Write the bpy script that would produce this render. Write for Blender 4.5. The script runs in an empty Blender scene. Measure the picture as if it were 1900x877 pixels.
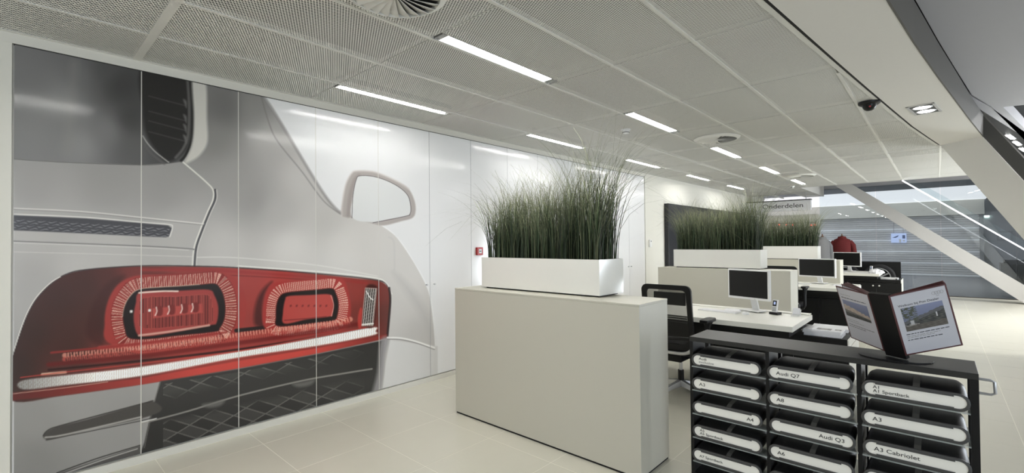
import bpy, bmesh, math, random
import numpy as np
from mathutils import Vector, Matrix
random.seed(7); RNG = np.random.default_rng(7)
sc = bpy.context.scene
COL = sc.collection
PI = math.pi

# ------------------------------------------------------------------ camera
F_PX, YAW, PITCH, ROLL = 859.38, math.radians(42.587), math.radians(0.752), math.radians(-0.521)
EYE = np.array([0.0, 0.0, 1.5])
_f = np.array([math.cos(YAW)*math.cos(PITCH), math.sin(YAW)*math.cos(PITCH), math.sin(PITCH)])
_r = np.array([math.sin(YAW), -math.cos(YAW), 0.0]); _u = np.cross(_r, _f)
CR = _r*math.cos(ROLL)+_u*math.sin(ROLL); CU = -_r*math.sin(ROLL)+_u*math.cos(ROLL)
cam = bpy.data.cameras.new('camera'); co = bpy.data.objects.new('camera', cam); COL.objects.link(co)
co.matrix_world = Matrix(((CR[0], CU[0], -_f[0], EYE[0]), (CR[1], CU[1], -_f[1], EYE[1]), (CR[2], CU[2], -_f[2], EYE[2]), (0, 0, 0, 1)))
cam.sensor_width = 36.0; cam.lens = F_PX/1900*36.0; cam.clip_start = 0.05; cam.clip_end = 200
sc.camera = co

# ------------------------------------------------------------------ world, exposure
w = bpy.data.worlds.new('showroom'); sc.world = w; w.use_nodes = True
bg = w.node_tree.nodes['Background']
bg.inputs[0].default_value = (0.93, 0.96, 1.0, 1); bg.inputs[1].default_value = 0.20
vs = sc.view_settings
vs.view_transform = 'Standard'; vs.look = 'None'; vs.gamma = 1.0; vs.use_curve_mapping = False
vs.exposure = 2.15
LAMP = 21.0       # emission of the linear ceiling lamps
SPOT = 9.0       # emission of the small downlights

# daylight of the showroom front on the right, outside the frame
ad = bpy.data.lights.new('daylight', 'AREA'); ad.shape = 'RECTANGLE'; ad.size = 1.5; ad.size_y = 2.2; ad.energy = 85; ad.color = (0.86, 0.93, 1.0)
ao = bpy.data.objects.new('daylight', ad); COL.objects.link(ao); ao.location = (12.8, -4.2, 1.12); ao.rotation_euler = (PI/2, 0, math.radians(40))

# unseen cool fill lamp, added to brighten the faces turned right
ad2 = bpy.data.lights.new('cool_fill', 'AREA'); ad2.shape = 'RECTANGLE'; ad2.size = 3.4; ad2.size_y = 2.4; ad2.energy = 40; ad2.color = (0.74, 0.86, 1.0)
ao2 = bpy.data.objects.new('cool_fill', ad2); COL.objects.link(ao2); ao2.location = (-1.9, -6.3, 1.5); ao2.rotation_euler = (PI/2, 0, math.radians(-12))

# ------------------------------------------------------------------ materials
def lin(c):
    c = np.asarray(c, float)
    return np.where(c <= 0.04045, c/12.92, ((c+0.055)/1.055)**2.4)
def s8(r, g=None, b=None):
    if g is None: g = b = r
    return tuple(lin(np.array([r, g, b])/255.0))
def mat(name, col, rough=0.5, metal=0.0, noise=0.0, scale=60.0, spec=0.5, emit=None, estr=0.0, alpha=1.0, bump=0.0, trans=0.0, coat=0.0):
    m = bpy.data.materials.new(name); m.use_nodes = True
    nt = m.node_tree; b = nt.nodes['Principled BSDF']
    b.inputs['Base Color'].default_value = (*col, 1); b.inputs['Roughness'].default_value = rough
    b.inputs['Metallic'].default_value = metal; b.inputs['Specular IOR Level'].default_value = spec
    b.inputs['Coat Weight'].default_value = coat; b.inputs['Coat Roughness'].default_value = 0.08
    if emit is not None:
        b.inputs['Emission Color'].default_value = (*emit, 1); b.inputs['Emission Strength'].default_value = estr
    if alpha < 1: b.inputs['Alpha'].default_value = alpha
    if noise or bump:
        tc = nt.nodes.new('ShaderNodeTexCoord'); nz = nt.nodes.new('ShaderNodeTexNoise'); nz.inputs['Scale'].default_value = scale
        nz.inputs['Detail'].default_value = 4
        nt.links.new(tc.outputs['Object'], nz.inputs['Vector'])
        if noise:
            rp = nt.nodes.new('ShaderNodeMapRange'); rp.inputs[3].default_value = 1-noise; rp.inputs[4].default_value = 1+noise
            nt.links.new(nz.outputs['Fac'], rp.inputs[0])
            mx = nt.nodes.new('ShaderNodeVectorMath'); mx.operation = 'SCALE'; mx.inputs[0].default_value = col
            nt.links.new(rp.outputs[0], mx.inputs['Scale']); nt.links.new(mx.outputs[0], b.inputs['Base Color'])
        if bump:
            bp = nt.nodes.new('ShaderNodeBump'); bp.inputs['Strength'].default_value = bump; bp.inputs['Distance'].default_value = 0.002
            nt.links.new(nz.outputs['Fac'], bp.inputs['Height']); nt.links.new(bp.outputs[0], b.inputs['Normal'])
    return m
def vcol_mat(name, rough=0.4, spec=0.5, coat=0.0):
    m = mat(name, (0.5, 0.5, 0.5), rough, spec=spec, coat=coat); nt = m.node_tree
    a = nt.nodes.new('ShaderNodeVertexColor'); a.layer_name = 'print'
    nt.links.new(a.outputs['Color'], nt.nodes['Principled BSDF'].inputs['Base Color'])
    return m
def glass_mat(name, tint=(0.9, 0.94, 0.95), ior=1.45):
    m = bpy.data.materials.new(name); m.use_nodes = True; nt = m.node_tree; nt.nodes.clear()
    o = nt.nodes.new('ShaderNodeOutputMaterial'); mx = nt.nodes.new('ShaderNodeMixShader'); fr = nt.nodes.new('ShaderNodeFresnel')
    t = nt.nodes.new('ShaderNodeBsdfTransparent'); g = nt.nodes.new('ShaderNodeBsdfGlossy')
    t.inputs[0].default_value = (*tint, 1); g.inputs['Roughness'].default_value = 0.01; fr.inputs[0].default_value = ior
    nt.links.new(fr.outputs[0], mx.inputs[0]); nt.links.new(t.outputs[0], mx.inputs[1]); nt.links.new(g.outputs[0], mx.inputs[2]); nt.links.new(mx.outputs[0], o.inputs[0])
    return m
def mesh_mat(name, col, pa, pb, rad, rough=0.5, metal=0.0, axes=(0, 1)):
    """sheet with a staggered grid of open holes (expanded metal, chair netting)"""
    m = mat(name, col, rough, metal); nt = m.node_tree; N = nt.nodes.new; L = nt.links.new
    g = N('ShaderNodeTexCoord'); sp = N('ShaderNodeSeparateXYZ'); L(g.outputs['Object'], sp.inputs[0])
    cb = N('ShaderNodeCombineXYZ'); L(sp.outputs[axes[0]], cb.inputs[0]); L(sp.outputs[axes[1]], cb.inputs[1])
    sc1 = N('ShaderNodeVectorMath'); sc1.operation = 'MULTIPLY'; sc1.inputs[1].default_value = (1/pa, 1/pb, 0); L(cb.outputs[0], sc1.inputs[0])
    ds = []
    for off in ((0, 0, 0), (0.5, 0.5, 0)):
        a = N('ShaderNodeVectorMath'); a.operation = 'ADD'; a.inputs[1].default_value = off; L(sc1.outputs[0], a.inputs[0])
        f = N('ShaderNodeVectorMath'); f.operation = 'FRACTION'; L(a.outputs[0], f.inputs[0])
        s = N('ShaderNodeVectorMath'); s.operation = 'SUBTRACT'; s.inputs[1].default_value = (0.5, 0.5, 0); L(f.outputs[0], s.inputs[0])
        k = N('ShaderNodeVectorMath'); k.operation = 'MULTIPLY'; k.inputs[1].default_value = (1, 1, 0); L(s.outputs[0], k.inputs[0])
        l = N('ShaderNodeVectorMath'); l.operation = 'LENGTH'; L(k.outputs[0], l.inputs[0]); ds.append(l)
    mn = N('ShaderNodeMath'); mn.operation = 'MINIMUM'; L(ds[0].outputs['Value'], mn.inputs[0]); L(ds[1].outputs['Value'], mn.inputs[1])
    gt = N('ShaderNodeMath'); gt.operation = 'GREATER_THAN'; gt.inputs[1].default_value = rad; L(mn.outputs[0], gt.inputs[0])
    L(gt.outputs[0], nt.nodes['Principled BSDF'].inputs['Alpha'])
    return m

M = {}
M['wall'] = mat('wall_paint', s8(218, 216, 206), 0.6, noise=0.015, scale=8)
M['trim'] = mat('white_trim', s8(214, 212, 203), 0.5, noise=0.01, scale=20)
M['panel'] = mat('white_panel', s8(231, 231, 231), 0.13, spec=0.55, noise=0.006, scale=10)
M['print'] = vcol_mat('mural_print', 0.12, spec=0.4)
M['cab'] = mat('beige_cabinet', s8(198, 195, 181), 0.42, noise=0.015, scale=500)
M['planter'] = mat('white_planter', s8(230, 229, 222), 0.09, noise=0.01, scale=30)
M['black'] = mat('black_laminate', s8(20, 20, 20), 0.45, spec=0.25, noise=0.12, scale=400)
M['trolley'] = mat('lit_black_steel', s8(42, 42, 40), 0.42, spec=0.35, noise=0.15, scale=600, bump=0.15)  # trolley top, its black lightened to imitate gloss
M['shadow'] = mat('dark_gap', s8(12, 12, 12), 0.8, noise=0.05)
M['soil'] = mat('soil', s8(50, 44, 36), 0.9, noise=0.4, scale=90, bump=0.6)
M['desk'] = mat('desk_white', s8(224, 223, 214), 0.35, noise=0.01, scale=20)
M['plastic_w'] = mat('white_plastic', s8(226, 226, 224), 0.35, noise=0.01, scale=40)
M['plastic_g'] = mat('grey_plastic', s8(150, 151, 153), 0.4, noise=0.02, scale=40)
M['plastic_b'] = mat('black_plastic', s8(20, 20, 21), 0.4, spec=0.3, noise=0.1, scale=80)
M['screen'] = mat('screen_black', s8(26, 26, 25), 0.3, spec=0.25, noise=0.02, scale=10)
M['chrome'] = mat('brushed_metal', s8(200, 200, 200), 0.32, 0.55, noise=0.04, scale=60)
M['netting'] = mesh_mat('chair_netting', s8(26, 26, 26), 0.006, 0.006, 0.24, axes=(1, 2))
M['leather'] = mat('black_leather', s8(28, 28, 29), 0.5, spec=0.3, noise=0.2, scale=160, bump=0.3)
M['rim'] = mat('grey_rubber', s8(70, 70, 69), 0.5, noise=0.05, scale=200)
M['plate'] = mat('label_plate', s8(248, 246, 237), 0.4, noise=0.015, scale=300)
M['ink'] = mat('black_ink', s8(28, 28, 28), 0.6, noise=0.03)
M['ink_g'] = mat('grey_ink', s8(140, 140, 136), 0.6, noise=0.03)
M['strap'] = mat('grey_strap', s8(96, 95, 91), 0.6, noise=0.08, scale=300)
M['maroon'] = mat('maroon_edge', s8(78, 34, 34), 0.4, noise=0.05, scale=60)
M['paper'] = mat('white_paper', s8(228, 228, 230), 0.35, noise=0.01, scale=50)
M['page'] = mat('shaded_paper', s8(196, 196, 202), 0.35, noise=0.01, scale=50)  # page paper greyed to imitate the shade on the flip display
M['photo'] = vcol_mat('page_photo', 0.4)
M['mesh'] = mesh_mat('expanded_metal', s8(240, 239, 233), 0.0165, 0.0330, 0.285, rough=0.5)
M['frame'] = mat('ceiling_frame', s8(220, 219, 213), 0.5, noise=0.02, scale=60)
M['lamp'] = mat('lamp_tube', (0.9, 0.9, 0.9), 0.4, emit=(1.0, 0.99, 0.965), estr=LAMP, noise=0.01)
M['spot'] = mat('spot_glow', (0.9, 0.9, 0.9), 0.4, emit=(1.0, 0.98, 0.95), estr=SPOT, noise=0.01)
M['lamp_fill'] = mat('fill_lamp', (0.9, 0.9, 0.9), 0.4, emit=(1.0, 0.985, 0.97), estr=SPOT*5.0, noise=0.01)  # glow of the added unseen downlights
M['led'] = mat('led_strip', (0.9, 0.9, 0.9), 0.4, emit=(0.95, 0.97, 1.0), estr=1.8, noise=0.01)
M['reflector'] = mat('lamp_reflector', s8(150, 150, 147), 0.3, 0.3, noise=0.01)
M['void'] = mat('ceiling_void', s8(28, 28, 27), 0.9, noise=0.2, scale=3)
M['upper'] = mat('upper_ceiling', s8(165, 165, 169), 0.8, noise=0.012, scale=30)
M['fascia'] = mat('grey_fascia', s8(78, 76, 71), 0.55, noise=0.02, scale=40)
M['beam'] = mat('light_grey_beam', s8(222, 220, 215), 0.6, noise=0.012, scale=30)
M['beam_g'] = mat('grey_beam', s8(196, 194, 190), 0.6, noise=0.012, scale=30)
M['red'] = mat('red_plastic', s8(170, 30, 32), 0.35, noise=0.03, scale=60)
M['glass'] = glass_mat('clear_glass')
M['shelf_glass'] = mat('frosted_shelf', s8(196, 204, 200), 0.12, noise=0.01, alpha=0.5)
M['darkpanel'] = mat('charcoal_panel', s8(32, 34, 39), 0.3, noise=0.05, scale=6)
M['hallfloor'] = mat('hall_floor', s8(150, 152, 156), 0.25, noise=0.05, scale=1.5)
M['hallwall'] = mat('hall_wall', s8(175, 176, 180), 0.6, noise=0.03, scale=2)
M['hallceil'] = mat('uplit_ceiling', s8(225, 225, 232), 0.6, emit=(1.0, 0.985, 1.0), estr=0.17, noise=0.01)  # ceiling is no lamp; its added glow stands in for uplights
M['shutter'] = mat('shutter_slat', s8(216, 214, 214), 0.4, 0.0, noise=0.05, scale=5)
M['shutter_l'] = mat('shutter_rail', s8(252, 252, 254), 0.35, noise=0.03, scale=5)
M['tyre'] = mat('tyre_rubber', s8(30, 30, 31), 0.6, noise=0.15, scale=60)
M['jacket_g'] = mat('grey_cloth', s8(120, 120, 120), 0.9, noise=0.1, scale=60, bump=0.4)
M['jacket_r'] = mat('maroon_cloth', s8(104, 34, 34), 0.9, noise=0.1, scale=60, bump=0.4)
M['wood'] = mat('wood_knob', s8(120, 90, 70), 0.5, noise=0.2, scale=30)
M['blueglow'] = mat('blue_glow', s8(170, 190, 235), 0.4, emit=(0.6, 0.68, 0.95), estr=0.10, noise=0.02)  # phone display glow, also used for the imitated glass reflection
M['bluedark'] = mat('blue_mark', s8(90, 105, 150), 0.5, noise=0.05)
M['redglow'] = mat('red_glow', s8(200, 40, 36), 0.4, emit=(1.0, 0.12, 0.08), estr=1.2, noise=0.02)
M['exit'] = mat('exit_glow', s8(210, 230, 220), 0.4, emit=(0.8, 1, 0.9), estr=0.8, noise=0.02)
M['floor'] = mat('floor_tile', s8(212, 209, 194), 0.3, noise=0.02, scale=6, spec=0.5)
M['grout'] = mat('floor_grout', s8(240, 237, 224), 0.6, noise=0.03, scale=60)

# ------------------------------------------------------------------ builders
class MB:
    def __init__(s): s.v = []; s.f = []
    def add(s, V, F):
        o = len(s.v); s.v += [tuple(map(float, p)) for p in V]; s.f += [tuple(i+o for i in f) for f in F]; return s
    def box(s, x0, x1, y0, y1, z0, z1):
        return s.add([(x0, y0, z0), (x1, y0, z0), (x1, y1, z0), (x0, y1, z0), (x0, y0, z1), (x1, y0, z1), (x1, y1, z1), (x0, y1, z1)],
                     [(3, 2, 1, 0), (4, 5, 6, 7), (0, 1, 5, 4), (1, 2, 6, 5), (2, 3, 7, 6), (3, 0, 4, 7)])
    def obox(s, c, ax, half):
        c = np.array(c, float); ax = [np.array(a, float)*h for a, h in zip(ax, half)]
        V = [c+ax[0]*i+ax[1]*j+ax[2]*k for k in (-1, 1) for (i, j) in ((-1, -1), (1, -1), (1, 1), (-1, 1))]
        F = [(3, 2, 1, 0), (4, 5, 6, 7), (0, 1, 5, 4), (1, 2, 6, 5), (2, 3, 7, 6), (3, 0, 4, 7)]
        if np.dot(np.cross(ax[0], ax[1]), ax[2]) < 0: F = [f[::-1] for f in F]
        return s.add(V, F)
    def prism(s, loop, d):
        """closed planar loop of 3D points extruded by vector d"""
        P = np.array(loop, float); d = np.array(d, float); n = len(P)
        nrm = sum(np.cross(P[i], P[(i+1) % n]) for i in range(n))
        if np.dot(nrm, d) > 0: P = P[::-1]
        V = list(P)+list(P+d)
        F = [tuple(range(n)), tuple(range(2*n-1, n-1, -1))]+[((i+1) % n, i, n+i, n+(i+1) % n) for i in range(n)]
        return s.add(V, F)
    def tube(s, path, r, n=8, caps=True, squash=None):
        P = [np.array(p, float) for p in path]; rr = r if isinstance(r, (list, tuple)) else [r]*len(P)
        up = None; rings = []
        for i, p in enumerate(P):
            t = P[min(i+1, len(P)-1)]-P[max(i-1, 0)]; t /= (np.linalg.norm(t)+1e-9)
            if up is None:
                a = np.array([0, 0, 1.0]) if abs(t[2]) < 0.9 else np.array([1.0, 0, 0]); up = np.cross(t, a)
            up = up-t*np.dot(up, t); up /= (np.linalg.norm(up)+1e-9); b = np.cross(t, up)
            rings.append([p+rr[i]*(math.cos(2*PI*k/n)*up+math.sin(2*PI*k/n)*b) for k in range(n)])
        V = [q for R in rings for q in R]; F = []
        for i in range(len(P)-1):
            for k in range(n):
                F.append((i*n+k, i*n+(k+1) % n, (i+1)*n+(k+1) % n, (i+1)*n+k))
        if caps: F += [tuple(range(n-1, -1, -1)), tuple((len(P)-1)*n+k for k in range(n))]
        return s.add(V, F)
    def cyl(s, p0, p1, r, n=16, r2=None): return s.tube([p0, p1], [r, r if r2 is None else r2], n)
    def lathe(s, prof, c, ax, n=24, closed=False):
        """prof: (radius, height along ax)"""
        c = np.array(c, float); ax = np.array(ax, float)/np.linalg.norm(ax)
        a = np.array([0, 0, 1.0]) if abs(ax[2]) < 0.9 else np.array([1.0, 0, 0]); e1 = np.cross(ax, a); e1 /= np.linalg.norm(e1); e2 = np.cross(ax, e1)
        V = [c+ax*h+r*(math.cos(2*PI*k/n)*e1+math.sin(2*PI*k/n)*e2) for r, h in prof for k in range(n)]
        F = []; m = len(prof)
        for i in range(m if closed else m-1):
            j = (i+1) % m
            for k in range(n): F.append((i*n+k, i*n+(k+1) % n, j*n+(k+1) % n, j*n+k))
        return s.add(V, F)
    def build(s, name, m, parent=None, bevel=0.0, smooth=False, seg=2, inv=True):
        me = bpy.data.meshes.new(name); V = np.array(s.v)
        org = np.zeros(3)
        if parent is None:
            lo, hi = V.min(0), V.max(0); org = np.array([(lo[0]+hi[0])/2, (lo[1]+hi[1])/2, lo[2]])
        me.from_pydata([tuple(p) for p in V-org], [], s.f)
        if bevel > 0 or smooth:
            bm = bmesh.new(); bm.from_mesh(me)
            bmesh.ops.recalc_face_normals(bm, faces=bm.faces)
            if bevel > 0:
                ed = [e for e in bm.edges if len(e.link_faces) == 2 and e.calc_face_angle(0) > 0.5]
                bmesh.ops.bevel(bm, geom=ed, offset=bevel, segments=seg, affect='EDGES', profile=0.6)
            bm.to_mesh(me); bm.free()
        if smooth:
            for p in me.polygons: p.use_smooth = True
            me.set_sharp_from_angle(angle=0.7)
        me.materials.append(M[m])
        o = bpy.data.objects.new(name, me); COL.objects.link(o); o.location = org
        if parent is not None: attach(o, parent)
        return o
def wm(o):
    m = o.matrix_basis.copy()
    if o.parent: m = wm(o.parent) @ o.matrix_parent_inverse @ m
    return m
def attach(o, parent):
    o.parent = parent; o.matrix_parent_inverse = wm(parent).inverted()
def tag(o, label, cat, group=None, kind=None):
    o['label'] = label; o['category'] = cat
    if group: o['group'] = group
    if kind: o['kind'] = kind
    return o
def thing(name, loc, label, cat, group=None, rz=0.0):
    o = bpy.data.objects.new(name, None); COL.objects.link(o); o.location = loc; o.rotation_euler = (0, 0, rz); o.empty_display_size = 0.1
    return tag(o, label, cat, group)
def struct(o): o['kind'] = 'structure'; return o
def copy_tree(o, parent=None):
    c = o.copy(); COL.objects.link(c)
    if parent is not None: c.parent = parent; c.matrix_parent_inverse = o.matrix_parent_inverse.copy()
    for ch in list(o.children): copy_tree(ch, c)
    return c
def text_obj(name, body, size, m, parent, origin, ex, ey, align='LEFT', extrude=0.0004, xs=1.0):
    """lettering lying in the plane spanned by ex (reading direction) and ey (up)"""
    cu = bpy.data.curves.new(name, 'FONT'); cu.body = body; cu.size = size; cu.align_x = align; cu.extrude = extrude; cu.resolution_u = 3; cu.space_line = 0.85
    t = bpy.data.objects.new(name+'_tmp', cu); COL.objects.link(t)
    me = bpy.data.meshes.new_from_object(t); bpy.data.objects.remove(t); me.name = name
    ex = Vector(ex).normalized(); ey = Vector(ey).normalized(); ez = ex.cross(ey)
    mw = Matrix(((ex.x*xs, ey.x, ez.x, origin[0]), (ex.y*xs, ey.y, ez.y, origin[1]), (ex.z*xs, ey.z, ez.z, origin[2]), (0, 0, 0, 1)))
    me.transform(mw); me.materials.clear(); me.materials.append(M[m])
    o = bpy.data.objects.new(name, me); COL.objects.link(o)
    if parent is not None: attach(o, parent)
    return o
def color_grid(name, m, pos, nu, nv, colfn, parent):
    """flat print: an nu x nv grid of coloured vertices; pos(U,V)->xyz arrays, colfn(U,V,xyz)->sRGB 0..1"""
    U, V = np.meshgrid(np.linspace(0, 1, nu+1), np.linspace(0, 1, nv+1))
    P = pos(U.ravel(), V.ravel()); Cc = colfn(U.ravel(), V.ravel(), P)
    i = np.arange(nu); j = np.arange(nv); I, J = np.meshgrid(i, j); a = (J*(nu+1)+I).ravel()
    Q = np.stack([a, a+1, a+nu+2, a+nu+1], 1)
    return raw_mesh(name, m, P, Q, Cc, parent)
def raw_mesh(name, m, P, Q, Cc, parent):
    me = bpy.data.meshes.new(name); n = len(P); k = len(Q)
    me.vertices.add(n); me.vertices.foreach_set('co', np.ascontiguousarray(P, dtype=np.float32).ravel())
    me.loops.add(k*4); me.loops.foreach_set('vertex_index', np.ascontiguousarray(Q, dtype=np.int32).ravel())
    me.polygons.add(k); me.polygons.foreach_set('loop_start', np.arange(0, 4*k, 4, dtype=np.int32)); me.polygons.foreach_set('loop_total', np.full(k, 4, dtype=np.int32))
    me.update(calc_edges=True)
    at = me.color_attributes.new('print', 'FLOAT_COLOR', 'POINT')
    rgba = np.ones((n, 4), np.float32); rgba[:, :3] = lin(np.clip(Cc, 0, 1)); at.data.foreach_set('color', rgba.ravel())
    me.materials.append(M[m]); me.validate()
    o = bpy.data.objects.new(name, me); COL.objects.link(o)
    if parent is not None: attach(o, parent)
    return o
def proj_px(P):
    D = np.asarray(P, float)-EYE; d = D @ _f
    return 950+F_PX*(D @ CR)/d, 438.5-F_PX*(D @ CU)/d
def clip_poly(poly, a, b, c):
    """keep a*x+b*y+c >= 0"""
    out = []; n = len(poly)
    for i in range(n):
        p, q = poly[i], poly[(i+1) % n]; dp = a*p[0]+b*p[1]+c; dq = a*q[0]+b*q[1]+c
        if dp >= 0: out.append(p)
        if (dp >= 0) != (dq >= 0):
            t = dp/(dp-dq); out.append((p[0]+t*(q[0]-p[0]), p[1]+t*(q[1]-p[1])))
    return out
def stadium(cy, cz, w, h, n=10):
    """(y,z) outline of a slot w wide and h high"""
    r = h/2; P = []
    for k in range(n+1): a = -PI/2+PI*k/n; P.append((cy+w/2-r+r*math.cos(a), cz+r*math.sin(a)))
    for k in range(n+1): a = PI/2+PI*k/n; P.append((cy-w/2+r+r*math.cos(a), cz+r*math.sin(a)))
    return P
ORD = ['first', 'second', 'third', 'fourth', 'fifth', 'sixth', 'seventh', 'eighth', 'ninth', 'tenth', 'eleventh', 'twelfth', 'thirteenth', 'fourteenth']

ZC = 2.792; YW = 4.087
# ================================================================== FLOOR
fl = MB().box(-5, 16.5, -8, 4.2, -0.06, -0.0006).build('floor', 'grout'); struct(fl)
tb = MB().box(-0.2976, 0.2976, -0.2976, 0.2976, -0.02, 0.0).build('floor_tile', 'floor')
tb.location = (0, 0, 0); tmesh = tb.data; bpy.data.objects.remove(tb)
tm = tmesh; tm.transform(Matrix.Translation((0, 0, -0.02)))
TX0, TY0 = 1.906, 3.764
cells = []
for i in range(-12, 26):
    for j in range(-20, 2):
        cx, cy = TX0+0.6*(i+0.5), TY0+0.6*(j-0.5)
        if cx > 16.2 or cy < -7.7: continue
        y1 = min(cy+0.3, 4.08)
        d = (np.array([cx, cy, 0])-EYE); dep = d @ _f
        vis = dep > 0.4 and -1150 < F_PX*(d @ CR)/dep < 1150 and -F_PX*(d @ CU)/dep < 560 and y1 > cy-0.2
        cells.append((not vis, dep, cx, cy))
cells.sort()
far = MB(); n_tile = 0
for inv_, dep, cx, cy in cells:
    cut = cy+0.3 > 4.08
    if n_tile < 230 and not inv_ and not cut:
        o = bpy.data.objects.new('floor_tile', tm); COL.objects.link(o); o.location = (cx, cy, 0); o.parent = fl; o.matrix_parent_inverse = fl.matrix_basis.inverted(); n_tile += 1
    elif cut and not inv_ and dep < 8:
        o = MB().box(cx-0.2976, cx+0.2976, cy-0.2976, 4.07, -0.02, 0).build('floor_tile', 'floor', fl); n_tile += 1
    elif not cut: far.box(cx-0.2976, cx+0.2976, cy-0.2976, cy+0.2976, -0.02, 0)
    else: far.box(cx-0.2976, cx+0.2976, cy-0.2976, 4.07, -0.02, 0)
o = far.build('distant_tiles', 'floor', fl); o['kind'] = 'stuff'
if not tm.materials: tm.materials.append(M['floor'])

# ================================================================== WALL WITH PANELS
wl = MB().box(-6, 16.5, YW+0.02, YW+0.2, 0, 3.3).build('wall_left', 'trim'); struct(wl)
b = MB().box(-6, 16.4, YW-0.004, YW+0.02, 2.728, ZC+0.02).build('top_band', 'trim', wl)
b = MB().box(-6, 0.012, YW-0.002, YW+0.02, 0.05, 2.728).build('plain_panel', 'wall', wl)
b = MB().box(8.17, 16.4, YW-0.012, YW+0.02, 0.05, 2.728).build('plain_panel', 'wall', wl)
bb = MB().box(-6, 16.4, YW-0.012, YW+0.02, 0.0, 0.052).build('baseboard_left', 'trim'); struct(bb)
#JOINTS
JX = [0.019, 0.628, 1.238, 1.860, 2.489, 3.117, 3.730, 4.369, 4.983, 5.62, 6.265, 6.915, 7.56, 8.166]
#MURAL#
# ---- the printed car close-up, described in the frame of the photograph and laid onto the door panels
def spline(pts, closed=True, k=6):
    P = np.array(pts, float); n = len(P); out = []
    rng = range(n) if closed else range(n-1)
    for i in rng:
        p0 = P[(i-1) % n] if closed else P[max(i-1, 0)]; p1 = P[i]; p2 = P[(i+1) % n] if closed else P[i+1]; p3 = P[(i+2) % n] if closed else P[min(i+2, n-1)]
        for j in range(k):
            t = j/k; out.append(0.5*((2*p1)+(-p0+p2)*t+(2*p0-5*p1+4*p2-p3)*t*t+(-p0+3*p1-3*p2+p3)*t**3))
    if not closed: out.append(P[-1])
    return np.array(out)
class Print:
    def __init__(s, u, v, base):
        s.u, s.v = u, v; s.c = np.tile(np.array(base, float)/255, (len(u), 1))
    def dist(s, pts, closed, idx):
        u, v = s.u[idx], s.v[idx]; best = np.full(len(u), 1e9); arc = np.zeros(len(u)); inside = np.zeros(len(u), bool); L = 0.0
        n = len(pts)
        for i in range(n if closed else n-1):
            x0, y0 = pts[i]; x1, y1 = pts[(i+1) % n]; dx, dy = x1-x0, y1-y0; l2 = dx*dx+dy*dy+1e-12
            t = np.clip(((u-x0)*dx+(v-y0)*dy)/l2, 0, 1); d = (u-x0-t*dx)**2+(v-y0-t*dy)**2
            k = d < best; best[k] = d[k]; arc[k] = L+t[k]*math.sqrt(l2); L += math.sqrt(l2)
            if closed and dy != 0: inside ^= ((y0 > v) != (y1 > v)) & (u < x0+dx*(v-y0)/dy)
        return np.sqrt(best), arc, inside
    def sel(s, pts, pad):
        lo = pts.min(0)-pad; hi = pts.max(0)+pad
        return np.nonzero((s.u > lo[0]) & (s.u < hi[0]) & (s.v > lo[1]) & (s.v < hi[1]))[0]
    def put(s, idx, a, col):
        col = np.array(col, float)
        if col.ndim == 1: col = np.tile(col, (len(idx), 1))
        s.c[idx] += (col/255-s.c[idx])*a[:, None]
    def fill(s, pts, col, soft=1.2, a=1.0, smooth=True):
        P = spline(pts) if smooth else np.array(pts, float); idx = s.sel(P, soft*2+2)
        if len(idx) == 0: return
        d, _, ins = s.dist(P, True, idx); sd = np.where(ins, d, -d)
        m = np.clip(sd/soft*0.5+0.5, 0, 1)
        if callable(col): col = col(s.u[idx], s.v[idx], sd)
        s.put(idx, m*a, col)
    def line(s, pts, col, wd=1.5, soft=1.0, a=1.0, smooth=True, teeth=None):
        P = spline(pts, False) if smooth else np.array(pts, float); idx = s.sel(P, wd+soft*2+2)
        if len(idx) == 0: return
        d, arc, _ = s.dist(P, False, idx); m = np.clip((wd/2-d)/soft+0.5, 0, 1)
        if teeth: m = m*(np.sin(arc/teeth*2*PI) > -0.1)
        s.put(idx, m*a, col)
    def ring(s, pts, w0, w1, col, teeth, a=0.9, keep=None):
        """radial teeth between w0 and w1 outside an outline"""
        P = spline(pts); idx = s.sel(P, w1+3)
        if len(idx) == 0: return
        d, arc, ins = s.dist(P, True, idx); m = (~ins)*np.clip(d-w0+0.5, 0, 1)*np.clip(w1-d+0.5, 0, 1)*np.clip(np.sin(arc/teeth*2*PI)*1.4+0.5, 0, 1)
        m *= 0.6+0.4*np.sin(arc*0.37+d*0.9)**2
        if keep is not None: m = m*keep(s.u[idx], s.v[idx])
        s.put(idx, m*a, col)
def idw(pts, u, v, p=3.0):
    W = 0; A = 0
    for x, y, g in pts:
        k = 1.0/(((u-x)**2+(v-y)**2)+400.0)**(p/2); W = W+k; A = A+k*g
    return A/W
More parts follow.
